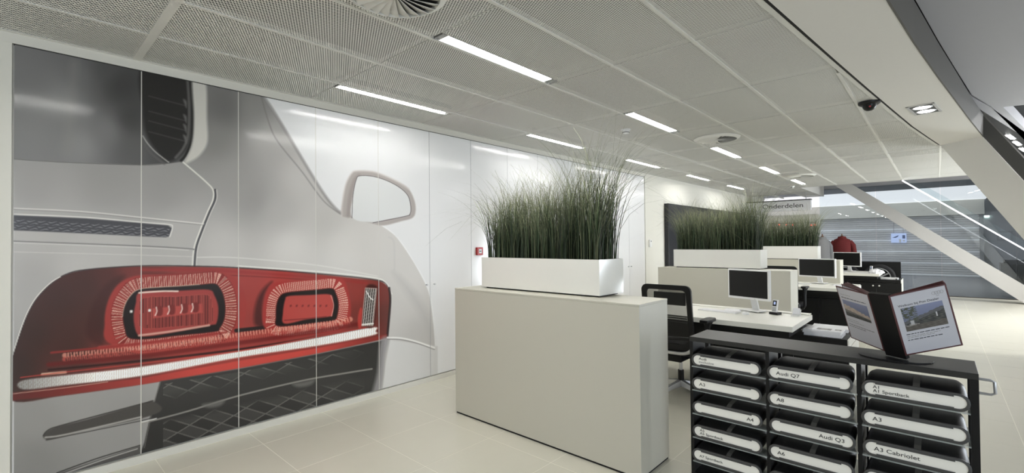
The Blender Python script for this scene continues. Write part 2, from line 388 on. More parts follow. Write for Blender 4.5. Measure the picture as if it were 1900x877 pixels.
def mural(u, v):
    BG = 226
    pr = Print(u, v, (BG, BG, BG))
    body = [(25, 83), (262, 130), (442, 168), (486, 176), (512, 215), (590, 345), (622, 388), (640, 398), (700, 412), (735, 437), (770, 488), (796, 540), (805, 600), (809, 660), (812, 705), (500, 900), (25, 1000)]
    gp = [(60, 340, 166), (200, 340, 160), (300, 350, 160), (60, 440, 186), (200, 470, 190), (330, 440, 186), (60, 520, 176), (150, 490, 192), (420, 200, 116), (400, 260, 140), (470, 200, 146), (430, 330, 164), (500, 260, 182), (560, 330, 196), (470, 370, 160), (520, 390, 182), (600, 400, 194), (420, 460, 200), (540, 460, 216), (640, 460, 218), (700, 470, 214), (60, 780, 152), (150, 740, 160), (230, 800, 156), (60, 850, 140), (740, 560, 208), (780, 620, 196), (745, 680, 214), (760, 520, 214)]
    def bodycol(uu, vv, sd):
        g = idw(gp, uu, vv)*0.965; return np.stack([g*1.0, g*0.985, g*0.965], 1)
    pr.fill(body, bodycol, 1.2, smooth=False)
    # rear shoulder and door frame
    pr.line([(484, 176), (498, 225), (515, 262), (560, 318), (600, 372), (632, 397)], (120, 116, 114), 2.2, 2.5, 0.6)
    pr.line([(488, 178), (512, 213), (590, 343), (622, 386), (640, 398)], (132, 128, 126), 5, 4, 0.7)
    pr.line([(700, 413), (735, 438), (770, 489), (796, 541), (805, 602), (809, 662)], (236, 236, 236), 2, 1.5, 0.8)
    pr.fill([(730, 505), (775, 548), (800, 610), (803, 650), (790, 600), (765, 560)], (178, 176, 174), 8, 0.5)
    pr.line([(722, 440), (731, 450), (732, 500)], (190, 188, 186), 3, 3, 0.4)
    # rear window
    win = [(10, 70), (262, 120), (357, 140), (359, 200), (358, 250), (350, 281), (338, 299), (310, 303), (262, 306), (120, 301), (10, 294)]
    wp = [(40, 150, 104), (120, 180, 118), (60, 260, 116), (150, 270, 122), (200, 240, 108), (150, 140, 98), (190, 130, 74), (225, 160, 58), (240, 220, 62), (250, 280, 84), (300, 290, 72), (340, 200, 50)]
    pr.fill(win, lambda a, b_, sd: np.stack([idw(wp, a, b_)]*3, 1)*np.array([1.0, 0.99, 0.985])*1.16, 1.2, smooth=False)
    pr.line([(138, 120), (132, 200), (125, 280)], (140, 138, 134), 18, 16, 0.35)  # faint upright reflection streak painted into the window colour
    pr.fill([(264, 126), (352, 146), (353, 200), (350, 262), (338, 285), (312, 300), (288, 278), (270, 245), (264, 200)], (46, 45, 44), 4)
    for k, yy in enumerate((184, 212, 230, 250)):
        pr.line([(276, yy-6), (344, yy+12)], (84, 83, 82), 2, 2, 0.6)
        pr.fill([(340, yy), (346, yy+4), (346, yy+16), (343, yy+10)], (120, 118, 116), 2, 0.8)
    pr.line([(348, 148), (351, 200), (349, 250), (340, 275), (326, 292)], (104, 102, 100), 5, 3, 0.8)
    pr.line([(356, 148), (358, 200), (356, 255), (346, 285), (336, 298)], (40, 39, 38), 5, 2, 0.9)
    pr.line([(265, 252), (274, 266), (290, 283), (313, 301)], (170, 168, 164), 2.2, 1.2, 0.9)
    pr.line([(264, 262), (280, 284), (305, 304)], (100, 98, 96), 4, 3, 0.6)
    pr.fill([(357, 140), (381, 148), (384, 220), (385, 262), (374, 284), (358, 297), (343, 301), (356, 270), (360, 220)], (204, 201, 193), 3)
    pr.line([(25, 295), (120, 301), (262, 306), (310, 303), (338, 299)], (90, 88, 86), 1.2, 1.0, 0.7)
    # boot lid gap
    gap = [(342, 301), (360, 316), (385, 338), (397, 352), (397, 370), (386, 395), (372, 430), (362, 460), (359, 493)]
    pr.line([(x+2, y) for x, y in gap[3:]], (74, 74, 76), 4, 1.5, 0.9)
    pr.line([(x-2, y) for x, y in gap], (226, 224, 216), 2.6, 1.2, 0.95)
    pr.line([(x+5, y) for x, y in gap[3:]], (222, 220, 214), 1.6, 1.2, 0.7)
    pr.line([(25, 386), (150, 392), (262, 403), (378, 415)], (222, 220, 214), 1.8, 1.2, 0.9)
    pr.line([(25, 388.5), (150, 394.5), (262, 405.5), (378, 417.5)], (132, 130, 126), 1.2, 1.0, 0.6)
    pr.fill([(25, 399), (160, 405), (262, 413.5), (312, 418), (319, 423), (314, 438), (308, 440), (262, 438), (120, 431), (25, 427)], (72, 72, 76), 1.2, smooth=False)
    idx = pr.sel(np.array([(25, 400), (318, 440)]), 0); a_, b_ = u[idx], v[idx]
    top = 404+(a_-25)*0.064; inb = (b_ > top) & (b_ < 426+(a_-25)*0.048) & (a_ < 314)
    yy = b_-(a_-25)*0.058
    pat = np.clip(np.sin((yy-402)/4.8*2*PI+np.sin(a_/10*2*PI/2)*1.5)*1.2-0.2, 0, 1)*(0.5+0.5*np.sin(a_/20*2*PI+yy*0.7))
    pr.put(idx, inb*pat*0.75, (170, 170, 172))
    pr.line([(25, 397), (160, 403), (262, 412), (312, 416), (320, 421), (315, 439)], (226, 224, 218), 2, 1.2, 0.9)
    pr.line([(25, 447), (262, 456), (350, 461), (359, 463)], (120, 118, 116), 2.0, 1.2, 0.9)
    pr.line([(25, 450), (262, 459), (350, 464)], (222, 220, 214), 1.4, 1.2, 0.6)
    pr.line([(25, 467), (262, 473), (356, 476)], (212, 210, 204), 1.4, 1.4, 0.6)
    pr.line([(366, 477), (442, 478), (590, 492), (700, 512)], (226, 225, 220), 2.0, 1.6, 0.6)
    # tail light
    lamp = [(20, 668), (30, 640), (42, 606), (56, 573), (72, 549), (95, 526), (122, 509), (160, 500), (210, 495.5), (262, 493.5), (360, 494), (442, 497), (520, 501), (590, 508), (660, 516), (700, 520), (718, 530), (723.5, 548), (723, 580), (719, 622), (716, 627.5), (590, 655), (442, 683), (262, 713), (120, 733), (20, 742)]
    lp = [(30, 680, 0), (60, 620, 2), (110, 560, 4), (160, 530, 6), (200, 520, 12), (130, 640, 6), (200, 590, 5), (250, 505, 30), (360, 502, 42), (450, 510, 52), (520, 520, 56), (470, 560, 50), (470, 600, 44), (600, 512, 46), (660, 540, 44), (660, 590, 28), (708, 580, 18), (708, 540, 30), (640, 610, 44), (440, 620, 52), (350, 640, 50), (200, 660, 30), (120, 690, 16)]
    def lampcol(a, b2, sd):
        k = idw(lp, a, b2)/56.0
        c0 = np.array([58, 42, 38.]); c1 = np.array([170, 66, 60.]); return c0+(c1-c0)*np.clip(k, 0, 1)[:, None]
    pr.fill(lamp, lampcol, 1.3)
    pr.line([(24, 660), (42, 606), (56, 573), (72, 549), (95, 526), (122, 509), (160, 500), (262, 493), (360, 493.5), (442, 496.5), (590, 507.5), (700, 519.5), (720, 531)], (60, 52, 52), 2.4, 1.6, 0.85)
    pr.line([(22, 662), (40, 606), (54, 573), (70, 548), (93, 525), (112, 513)], (228, 226, 218), 1.8, 1.0, 0.9)
    pr.line([(442, 493), (590, 503.5), (690, 514), (716, 524), (727, 545)], (232, 231, 226), 2, 1.4, 0.9)
    pr.line([(722, 534), (724, 560), (719, 622)], (44, 34, 34), 4, 2, 0.9)
    pr.line([(262, 500), (360, 501), (442, 504), (590, 515), (680, 525)], (150, 52, 50), 5, 3, 0.7)
    pr.line([(262, 507), (440, 511), (590, 520)], (96, 34, 34), 2, 2, 0.5)
    # lamp one
    pr.fill([(190, 640), (160, 620), (168, 575), (190, 535), (215, 515), (232, 512), (206, 545), (192, 590)], (66, 36, 34), 5, 0.6)
    outer1 = [(199, 634), (194, 600), (197, 570), (208, 542), (226, 522), (255, 511), (300, 509), (360, 507), (408, 505), (428, 510), (444, 525), (455, 548), (457, 575), (451, 602), (438, 622), (420, 637), (390, 645), (330, 651), (262, 657)]
    pr.fill(outer1, (158, 60, 55), 2)
    core1 = [(240, 627), (231, 608), (228, 586), (232, 566), (242, 549), (258, 537), (295, 533), (330, 531), (370, 528), (398, 526), (408, 534), (415, 549), (418, 570), (416, 592), (408, 608), (398, 615), (330, 622), (280, 628)]
    pr.ring(core1, 1, 21, (240, 204, 184), 4.2, 0.85)
    pr.ring(core1, 2, 23, (90, 26, 26), 2.9, 0.5)
    pr.line(core1[2:9], (238, 214, 190), 2.6, 1.2, 0.8)
    pr.fill(core1, (36, 28, 28), 1.5)
    pr.fill([(254, 618), (248, 590), (252, 562), (262, 541), (330, 539), (386, 537), (398, 548), (405, 570), (402, 598), (390, 603), (330, 615), (270, 624)], (158, 66, 62), 1.5)
    pr.line([(258, 543), (300, 540), (330, 540)], (238, 220, 206), 3, 1.5, 0.9)
    pr.line([(258, 622), (320, 614), (388, 603)], (222, 176, 160), 4, 2, 0.8)
    inner1 = [(262, 608), (259, 580), (264, 553), (330, 549), (384, 546), (393, 560), (396, 580), (390, 600), (330, 606)]
    pr.fill(inner1, lambda a, b2, sd: np.where(((np.sin(a/3.2*2*PI) > 0) & (sd > 1))[:, None], np.array([96, 42, 40.]), np.array([164, 74, 68.])), 1.2)
    pr.fill([(284, 590), (283, 572), (375, 563), (376, 580)], (178, 78, 72), 1.5, smooth=False)
    for cx_ in (296, 319, 343, 363):
        yy = 578-(cx_-284)*0.1
        pr.fill([(cx_-6, yy-7), (cx_+5, yy-8), (cx_+5, yy+7), (cx_-5, yy+8)], (120, 48, 46), 1.5)
        pr.line([(cx_-6, yy-7), (cx_-5, yy+1), (cx_-8, yy+8)], (232, 202, 190), 2.4, 1.2, 0.9)
    for cx_, cy_ in ((243.5, 577.5), (277.5, 575.5)): pr.fill([(cx_-2, cy_-2), (cx_+2, cy_-2), (cx_+2, cy_+2), (cx_-2, cy_+2)], (236, 232, 226), 1)
    # dark bar below lamps and the toothed band
    pr.line([(438, 613), (500, 606), (590, 594), (622, 590)], (38, 30, 30), 7, 2, 0.95)
    pr.line([(185, 645), (262, 638), (330, 630), (400, 620)], (176, 70, 64), 8, 3, 0.7)
    # lamp two
    outer2 = [(490, 606), (488, 570), (495, 540), (510, 524), (560, 519), (622, 515), (638, 520), (646, 540), (651, 570), (648, 596), (636, 612), (590, 620), (520, 628)]
    pr.fill([(472, 600), (474, 565), (486, 538), (505, 522), (492, 545), (487, 575), (490, 605)], (52, 26, 26), 4, 0.7)
    pr.fill(outer2, (166, 58, 54), 2)
    core2 = [(514, 604), (512, 588), (513, 566), (519, 550), (530, 543), (555, 540), (590, 537), (616, 535), (623, 544), (628, 562), (626, 584), (619, 594), (590, 598), (550, 603)]
    pr.ring(core2, 1, 18, (240, 206, 188), 3.4, 0.85)
    pr.fill(core2, (34, 26, 26), 1.4)
    pr.fill([(528, 600), (525, 580), (529, 556), (536, 549), (575, 547), (612, 546), (618, 560), (617, 582), (611, 587), (570, 592)], (182, 74, 68), 1.4)
    for i in range(7): pr.fill([(538+i*11, 566), (541+i*11, 565), (541+i*11, 568), (538+i*11, 569)], (110, 44, 42), 1, 0.8)
    pr.line([(528, 594), (575, 590), (605, 587)], (120, 46, 44), 2, 1.5, 0.8)
    pr.line([(614, 548), (619, 566), (615, 586)], (226, 160, 150), 1.6, 1, 0.8)
    # lower toothed band
    pr.line([(95, 654), (185, 645), (262, 637), (330, 628), (420, 616)], (150, 52, 48), 4, 2, 0.8)
    for o_, t_, cc in ((0, 5.5, (226, 150, 130)), (7, 4.0, (188, 84, 74))):
        pr.line([(120, 659+o_), (262, 645+o_), (350, 634+o_), (442, 621+o_), (530, 610+o_), (620, 598+o_), (650, 592+o_)], cc, 9, 2, 0.75, teeth=t_)
    pr.line([(90, 676), (262, 660), (442, 636), (590, 614), (680, 598)], (104, 30, 30), 8, 4, 0.7)
    pr.line([(90, 686), (262, 669), (442, 648), (590, 625), (690, 606)], (44, 24, 24), 4, 2, 0.85)
    # white light strip
    pr.fill([(40, 706), (120, 696), (262, 680), (442, 652), (590, 626), (690, 607), (697, 614), (690, 622), (590, 641), (442, 663), (262, 697), (120, 714), (44, 722)], lambda a, b2, sd: np.where((np.sin(a/4.3*2*PI+np.sin(b2*0.8)*0.8) > 0.55)[:, None], np.array([222, 208, 198.]), np.array([255, 252, 246.]))*np.clip(0.55+(a[:, None]-30)/330, 0.5, 1.0), 1.6)
    pr.line([(78, 694), (100, 692), (122, 690)], (240, 210, 180), 4, 2, 0.9)
    pr.line([(38, 700), (120, 690), (262, 674), (442, 651), (590, 624), (690, 605)], (190, 70, 62), 2, 1.4, 0.8)
    pr.fill([(22, 728), (120, 717), (262, 701), (442, 669), (590, 645), (718, 620), (716, 627), (590, 655), (442, 683), (262, 713), (120, 733), (22, 743)], lambda a, b2, sd: np.array([96, 40, 38.])+(np.array([200, 74, 66.])-np.array([96, 40, 38.]))*np.clip((a[:, None]-40)/330, 0, 1)*np.clip((760-a[:, None])/170, 0.4, 1), 1.4, smooth=False)
    pr.line([(24, 730), (120, 719), (200, 708)], (214, 180, 160), 1.4, 1.0, 0.7)
    # reversing lens
    pr.fill([(672, 603), (668, 590), (674, 575), (680, 531), (700, 532), (698, 560), (693, 605)], (70, 34, 32), 2)
    pr.fill([(671, 604), (678, 534), (699, 535), (692, 604)], lambda a, b2, sd: np.where((np.sin((a+(b2-535)*0.1)/4.0*2*PI) > 0.4)[:, None], np.array([182, 176, 170.]), np.array([72, 66, 64.])), 1.2, smooth=False)
    pr.line([(671, 604), (678, 534), (699, 535), (692, 604), (671, 604)], (196, 170, 160), 1.4, 1, 0.8, smooth=False)
    pr.line([(680, 540), (686, 551), (692, 556)], (240, 240, 236), 2, 1, 0.9)
    pr.line([(672, 602), (682, 601), (692, 600)], (240, 238, 232), 3, 1.2, 0.9)
    pr.fill([(665, 607), (664, 590), (668, 572), (672, 575), (670, 606)], (186, 62, 56), 1.5, 0.9)
    # bumper grille
    gr = [(297, 707), (442, 684), (590, 656), (714, 630), (700, 735), (590, 770), (440, 820), (260, 880), (250, 870), (268, 820), (278, 775)]
    pr.fill(gr, lambda a, b2, sd: np.stack([54-6*np.sin(b2/40)]*3, 1)*np.array([1, 0.985, 0.96]), 1.4, smooth=False)
    idx = pr.sel(np.array([(300, 640), (690, 850)]), 0); a_, b_ = u[idx], v[idx]
    P_ = np.array(gr, float); d_, _, in_ = pr.dist(P_, True, idx)
    barY = 775-(a_-280)*0.222; up_ = b_ < barY
    s1 = b_+(a_)*0.62; s2 = b_-(a_)*0.30
    band = np.where(up_, np.clip((barY-24-b_)/18, 0, 1), np.clip((b_-barY-8)/12, 0, 1)*np.clip((barY+78-b_)/20, 0, 1))
    l1 = np.abs((s1/33) % 1-0.5) < 0.035; l2 = np.abs((s2/21) % 1-0.5) < 0.055
    tile = ((np.floor(s1/33+0.5)+np.floor(s2/21+0.5)) % 2 == 0)
    ok = in_ & (d_ > 6) & (a_ > 303) & (a_ < 676)
    fade = np.clip((690-a_)/90, 0, 1)
    pr.put(idx, ok*band*fade*tile*0.30, (100, 98, 94)); pr.put(idx, ok*band*fade*(l1 | l2)*0.60, (124, 121, 116))
    pr.line([(264, 785), (350, 762), (442, 734), (560, 706), (640, 692), (690, 684)], (152, 148, 142), 3, 1.6, 0.85)
    for gx, gy in ((395, 750), (562, 712)): pr.fill([(gx-20, gy), (gx, gy-4), (gx+22, gy-8), (gx+14, gy+2), (gx-8, gy+6)], (112, 110, 106), 3, 0.8)
    pr.line([(298, 708), (285, 752), (268, 830)], (120, 117, 112), 1.5, 1.2, 0.7)
    # fin on the bumper and lower lip
    pr.fill([(80, 808), (88, 799), (110, 790), (160, 778), (262, 749), (284, 744), (300, 760), (262, 776), (160, 798), (95, 815), (84, 814)], (74, 71, 68), 1.5)
    pr.line([(80, 808), (90, 797), (120, 787), (262, 749), (284, 743)], (58, 56, 54), 2.2, 1.3, 0.9)
    pr.line([(84, 811), (110, 808), (160, 797), (262, 773)], (172, 168, 162), 3, 1.6, 0.9)
    pr.line([(86, 816), (160, 801), (262, 780), (284, 774)], (64, 62, 60), 1.8, 1.2, 0.9)
    pr.line([(262, 783), (290, 776)], (224, 222, 216), 2, 1.2, 0.9)
    pr.fill([(110, 877), (262, 826), (262, 860), (180, 900), (60, 920)], (84, 82, 80), 1.5, smooth=False)
    pr.line([(105, 877), (180, 850), (262, 825)], (50, 48, 47), 2, 1.2, 0.9); pr.line([(112, 881), (190, 853), (255, 832)], (196, 192, 186), 2, 1.2, 0.8)
    # rear quarter
    pr.fill([(706, 632), (722, 628), (716, 660), (708, 724), (690, 735), (700, 690)], (150, 147, 148), 4, 0.9)
    pr.fill([(724, 630), (812, 642), (812, 705), (709, 730), (716, 672)], lambda a, b2, sd: np.stack([214-0.1*(a-720)]*3, 1)*np.array([1, 0.995, 0.985]), 1.5, smooth=False)
    pr.line([(719, 626), (745, 627), (775, 634), (806, 645)], (236, 235, 232), 3, 1.3, 0.95)
    pr.line([(719, 629), (745, 630), (775, 637), (806, 648)], (128, 126, 124), 1.6, 1.2, 0.8)
    # door mirror
    mo = [(634, 399), (636, 370), (642, 341), (652, 322), (662, 317), (690, 318), (712, 325), (738, 337), (758, 350), (769, 372), (771, 392), (765, 404), (745, 410), (712, 418), (690, 414), (653, 404)]
    pr.fill(mo, (172, 164, 160), 1.5)
    pr.line(mo[:9], (206, 200, 196), 4, 3, 0.5)
    pr.line([(646, 400), (650, 362), (658, 335), (666, 326)], (146, 138, 134), 7, 5, 0.6)
    pr.fill([(653, 403), (655, 362), (661, 333), (668, 326), (692, 327), (718, 335), (742, 348), (757, 363), (762, 382), (761, 396), (752, 401), (720, 407), (690, 412)], (216, 217, 216), 1.2)
    pr.line([(653, 404), (655, 362), (661, 333), (668, 326), (692, 327), (718, 335), (742, 348), (757, 363), (762, 382), (761, 396), (752, 401), (692, 413)], (84, 80, 80), 1.2, 0.9, 0.8)
    return pr.c
def panel_mural(x0, x1, z0, z1, res, parent):
    nu = max(2, int((x1-x0)/res)); nv = int((z1-z0)/res)
    yf, yb = YW, YW+0.018
    U, V = np.meshgrid(np.linspace(x0, x1, nu+1), np.linspace(z0, z1, nv+1)); P = np.stack([U.ravel(), np.full(U.size, yf), V.ravel()], 1)
    u, v = proj_px(P); Cc = mural(u, v)*PRINT_GAIN
    I, J = np.meshgrid(np.arange(nu), np.arange(nv)); a = (J*(nu+1)+I).ravel(); Q = np.stack([a, a+1, a+nu+2, a+nu+1], 1)
    n = len(P); B = np.array([(x, y, z) for y in (yf, yb) for (x, z) in ((x0, z0), (x1, z0), (x1, z1), (x0, z1))])
    QB = np.array([(4, 7, 6, 5), (0, 4, 5, 1), (1, 5, 6, 2), (2, 6, 7, 3), (3, 7, 4, 0)])+n
    P = np.vstack([P, B]); Q = np.vstack([Q, QB]); Cc = np.vstack([Cc, np.full((8, 3), 0.84)])
    return raw_mesh('wall_panel', 'print', P, Q, Cc, parent)
PRINT_GAIN = 1.03
for k_, x in enumerate(JX[1:-1]): MB().box(x-0.0027, x+0.0027, YW+0.0012, YW+0.02, 0.062, 2.722).build('joint_strip', 'trim' if k_ < 4 else 'plastic_g', wl)
MB().box(0.019, 8.166, YW+0.002, YW+0.02, 2.7222, 2.7278).build('shadow_gap', 'shadow', wl)
for i in range(len(JX)-1):
    x0, x1 = JX[i]+0.0028, JX[i+1]-0.0028
    if i < 5: pn = panel_mural(x0, x1, 0.062, 2.722, 0.004, wl)
    elif i == 5: pn = panel_mural(x0, x1, 0.062, 2.722, 0.008, wl)
    else: pn = MB().box(x0, x1, YW, YW+0.018, 0.062, 2.722).build('wall_panel', 'panel', wl)
    if i < 6: pn['label'] = 'gloss panel printed with part of a car close-up'
    hx = {4: x1-0.05, 5: x0+0.05, 11: x1-0.045, 12: x0+0.045}.get(i)
    if hx:
        h = MB(); h.cyl((hx, YW, 1.052), (hx, YW-0.018, 1.052), 0.006, 10); h.cyl((hx, YW-0.018, 1.052), (hx, YW-0.026, 1.052), 0.010, 12); h.build('knob', 'chrome', pn, smooth=True)

# ================================================================== CEILING
SL = [(-6.0, 1.58), (0.0, 0.935), (2.77, 0.646), (3.406, 0.58), (4.0, 0.519), (4.761, 0.438), (5.775, 0.326), (7.186, 0.166), (8.66, -0.047)]   # soffit edge on the office side
SR = [(-6.0, 1.12), (0.0, 0.50), (3.189, 0.186), (3.718, 0.132), (4.641, 0.033), (5.361, -0.063), (6.597, -0.211), (8.33, -0.436)]
vo = MB().box(-6, 16.5, -0.7, YW+0.05, 3.35, 3.4).build('ceiling', 'void'); struct(vo)
def sheet(poly, name='ceiling_panel'):
    poly = [p for i, p in enumerate(poly) if math.dist(p, poly[i-1]) > 1e-4]
    if len(poly) < 3: return None
    b_ = MB(); n = len(poly)
    for z in (ZC, ZC+0.0022): b_.add([(x, y, z) for x, y in poly], [tuple(range(n-1, -1, -1))])
    o = b_.build(name, 'mesh', vo)
    e = MB()
    c_ = np.mean(np.array(poly), 0)
    inner = [tuple(np.array(p)+(c_-np.array(p))/np.linalg.norm(c_-np.array(p))*0.003) for p in poly]
    V = [(x, y, ZC-0.0006) for x, y in poly]+[(x, y, ZC-0.0006) for x, y in inner]+[(x, y, ZC+0.03) for x, y in poly]
    F = [((i+1) % n, i, n+i, n+(i+1) % n) for i in range(n)]+[(i, (i+1) % n, 2*n+(i+1) % n, 2*n+i) for i in range(n)]
    e.add(V, F); e.build('panel_edge', 'frame', o)
    return o
COLY = [YW-0.03, 3.53, 2.934, 2.337, 1.741, 1.145, 0.549, -0.047, -0.643]
LIGHTX = [-3.0, -0.6, 1.8, 4.2, 6.6, 9.0, 11.4]
for ci in range(8):
    y1, y0 = COLY[ci], COLY[ci+1]
    for k in range(-4, 12):
        x0 = 0.6+1.2*k; x1 = min(x0+1.2, 13.2 if ci >= 3 or (ci == 2) else 16.4)
        if x1-x0 < 0.1: continue
        if ci == 2 and x0 >= 13.1: continue
        p1, p0 = y1-0.005, y0+0.005; a0, a1 = x0+0.004, x1-0.004
        if round(x0, 2) in LIGHTX and x0 < 12:
            if ci == 0 and x0 > 1: p0 += 0.105
            if ci == 3: p1 -= 0.105
        poly = [(a0, p0), (a1, p0), (a1, p1), (a0, p1)]
        if ci >= 4:
            for (xa, ya), (xb, yb) in zip(SL[:-1], SL[1:]):
                if a1 < xa or a0 > xb: continue
                dx, dy = xb-xa, (yb-ya); poly = clip_poly(poly, -dy, dx, dy*xa-dx*(ya-0.03)) if True else poly
                if not poly: break
        if ci == 7 and x0 < 8.2: continue
        if ci == 6 and x0 < 1.5: continue
        if len(poly) >= 3: sheet(poly)
# ceiling past the opening edge (above the wall side)
for k in range(0, 3):
    x0 = 13.2+1.2*k; sheet([(x0+0.004, 2.50), (min(x0+1.196, 16.4), 2.50), (min(x0+1.196, 16.4), 2.93), (x0+0.004, 2.93)])
# grid bars
for ci in range(1, 8):
    xa, xb = -4.2, (16.4 if ci <= 2 else 13.2)
    if ci == 6: xa = 4.35
    if ci == 7: xa = 8.75
    MB().box(xa, xb, COLY[ci]-0.012, COLY[ci]+0.012, ZC-0.003, ZC+0.03).build('grid_bar', 'frame', vo)
MB().box(-4.2, 16.4, YW-0.032, YW-0.004, ZC-0.003, ZC+0.03).build('edge_bar', 'frame', vo)
MB().box(13.2, 13.24, -0.66, 2.5, ZC-0.006, 3.3).build('edge_bar', 'beam', vo)
MB().box(13.2, 16.4, 2.47, 2.5, ZC-0.006, 3.3).build('edge_bar', 'beam', vo)
MB().box(0.575, 0.622, 2.0, YW-0.03, ZC-0.004, ZC+0.03).build('edge_bar', 'frame', vo)

# soffit with kink and sloping brace
ZS = 2.783
sf = MB(); n = len(SL)
def interp(P, x): return float(np.interp(x, [p[0] for p in P], [p[1] for p in P]))
xs = [-6, -3, 0, 2, 3, 4, 5, 6, 7, 8]
Lp = [(x, interp(SL, x)) for x in xs]+[SL[-1]]; Rp = [(x, interp(SR, x)) for x in xs]+[SR[-1]]
V = []; F = []
for (a, b_) in zip(Lp, Rp): V += [(a[0], a[1], ZS), (b_[0], b_[1], ZS), (a[0], a[1], ZS+0.25), (b_[0], b_[1], ZS+0.25)]
for i in range(len(Lp)-1):
    o = 4*i; F += [(o, o+4, o+5, o+1), (o+2, o+3, o+7, o+6), (o, o+2, o+6, o+4)]
sf.add(V, F); so = sf.build('trim_1', 'beam'); struct(so)
fs = MB(); V = []; F = []
for (x, y) in Rp: V += [(x, y-0.001, ZS-0.002), (x, y-0.001, ZS+0.275), (x, y-0.012, ZS-0.002), (x, y-0.012, ZS+0.275)]
for i in range(len(Rp)-1):
    o = 4*i; F += [(o, o+1, o+5, o+4), (o+2, o+6, o+7, o+3), (o, o+4, o+6, o+2), (o+1, o+3, o+7, o+5)]
fs.add(V, F); fs.build('fascia', 'fascia', so)
tr = MB(); V = []; F = []
for (x, y) in Lp: V += [(x, y, ZS-0.004), (x, y+0.014, ZS-0.004), (x, y+0.014, ZC-0.004), (x, y+0.06, ZC-0.004)]
gp_ = MB(); g2 = MB()
for i in range(len(Lp)-1):
    (xa, ya), (xb, yb) = Lp[i], Lp[i+1]
    gp_.add([(xa, ya, ZC-0.002), (xb, yb, ZC-0.002), (xb, yb+0.022, ZC-0.002), (xa, ya+0.022, ZC-0.002)], [(3, 2, 1, 0)])
    g2.add([(xa, ya+0.022, ZC-0.003), (xb, yb+0.022, ZC-0.003), (xb, yb+0.055, ZC-0.003), (xa, ya+0.055, ZC-0.003)], [(3, 2, 1, 0)])
gp_.build('shadow_gap', 'shadow', so); g2.build('edge_strip', 'frame', so)
# the ribbon folds down into a sloping brace
A_ = np.array([8.66, -0.047, ZS]); B_ = np.array([8.33, -0.436, ZS]); D_ = np.array([0.0, -1.60, -2.783])
br = MB(); br.prism([A_, B_, B_+D_, A_+D_], (0.32, -0.10, 0.05))
br = br.build('diagonal_brace', 'beam'); tag(br, 'wide pale diagonal brace folding down from the soffit at right edge', 'brace')
sd = MB(); sd.prism([B_+(-0.004, -0.004, 0), B_+D_+(-0.004, -0.004, 0), B_+D_+(-0.004, -0.004, 0.275), B_+(-0.004, -0.004, 0.275)], (0.02, -0.02, 0)); sd.build('side_face', 'fascia', br)
# upper ceiling of the showroom
up = MB()
U0 = [(x, y-0.0125) for x, y in Rp if x <= 6.6]+[(7.16, -0.30), (8.03, -0.51), (8.09, -0.60), (8.145, -0.773), (8.4, -8.0), (-6, -8.0)]
up.prism([(x, y, 3.075) for x, y in U0], (0, 0, 0.1)); uo = up.build('ceiling_upper', 'upper'); struct(uo)
MB().prism([(7.16, -0.26, 3.08), (8.03, -0.5, 3.08), (8.09, -0.6, 3.08), (9.82, -0.926, 3.08), (14, -1.58, 3.08), (14, -1.78, 3.08), (10.81, -1.03, 3.08), (7.88, -0.364, 3.08)][::-1], (0, 0, 0.15)).build('light_strip_panel', 'upper', uo)
MB().prism([(7.88, -0.364, 3.085), (10.81, -1.02, 3.085), (14, -1.75, 3.085), (14, -0.9, 3.085), (9, -0.4, 3.085)], (0, 0, 0.1)).build('dark_soffit', 'black', uo)
MB().box(8.1, 25, -8, -0.6, 3.5, 3.55).build('recess_top', 'void', uo)

# ---------------------------------------------------------------- ceiling lights
def linear_light(yc, x0, wash, label, group):
    t = thing('linear_ceiling_light', (x0+0.58, yc, ZC), label, 'ceiling light', group)
    y0, y1 = yc-0.048, yc+0.048; xa, xb = x0+0.012, x0+1.168
    h = MB(); zt = ZC+0.075
    h.box(xa, xb, y0, y0+0.004, ZC-0.002, zt); h.box(xa, xb, y1-0.004, y1, ZC-(0.006 if wash else 0.002), zt); h.box(xa, xa+0.004, y0, y1, ZC-0.002, zt); h.box(xb-0.004, xb, y0, y1, ZC-0.002, zt); h.box(xa, xb, y0, y1, zt-0.003, zt)
    h.build('housing', 'reflector', t)
    e = MB(); e.box(xb-0.05, xb-0.004, y0+0.004, y1-0.004, ZC+0.004, ZC+0.012); e.build('end_cap', 'reflector', t)
    MB().box(xa+0.004, xa+0.05, y0+0.004, y1-0.004, ZC+0.004, ZC+0.012).build('end_cap', 'reflector', t)
    if wash:
        MB().cyl((xa+0.03, yc+0.018, ZC+0.004), (xb-0.03, yc+0.018, ZC+0.004), 0.0075, 10).build('tube', 'lamp', t, smooth=True)
        MB().box(xa+0.005, xb-0.005, yc-0.014, yc-0.010, ZC+0.0, ZC+0.05).build('louvre', 'reflector', t)
        MB().add([(xa+0.005, y1-0.005, ZC+0.01), (xb-0.005, y1-0.005, ZC+0.01), (xb-0.005, yc+0.02, ZC+0.06), (xa+0.005, yc+0.02, ZC+0.06)], [(0, 1, 2, 3)]).build('reflector', 'reflector', t)
    else:
        MB().box(xa+0.05, xb-0.05, y0+0.008, y1-0.008, ZC+0.012, ZC+0.018).build('diffuser', 'lamp_soft', t)
    return t
M['lamp'].node_tree.nodes['Principled BSDF'].inputs['Emission Strength'].default_value = LAMP*0.85
M['lamp_soft'] = mat('lamp_diffuser', (0.9, 0.9, 0.9), 0.4, emit=(1.0, 0.99, 0.965), estr=LAMP*0.9, noise=0.01)
vis_i = 0
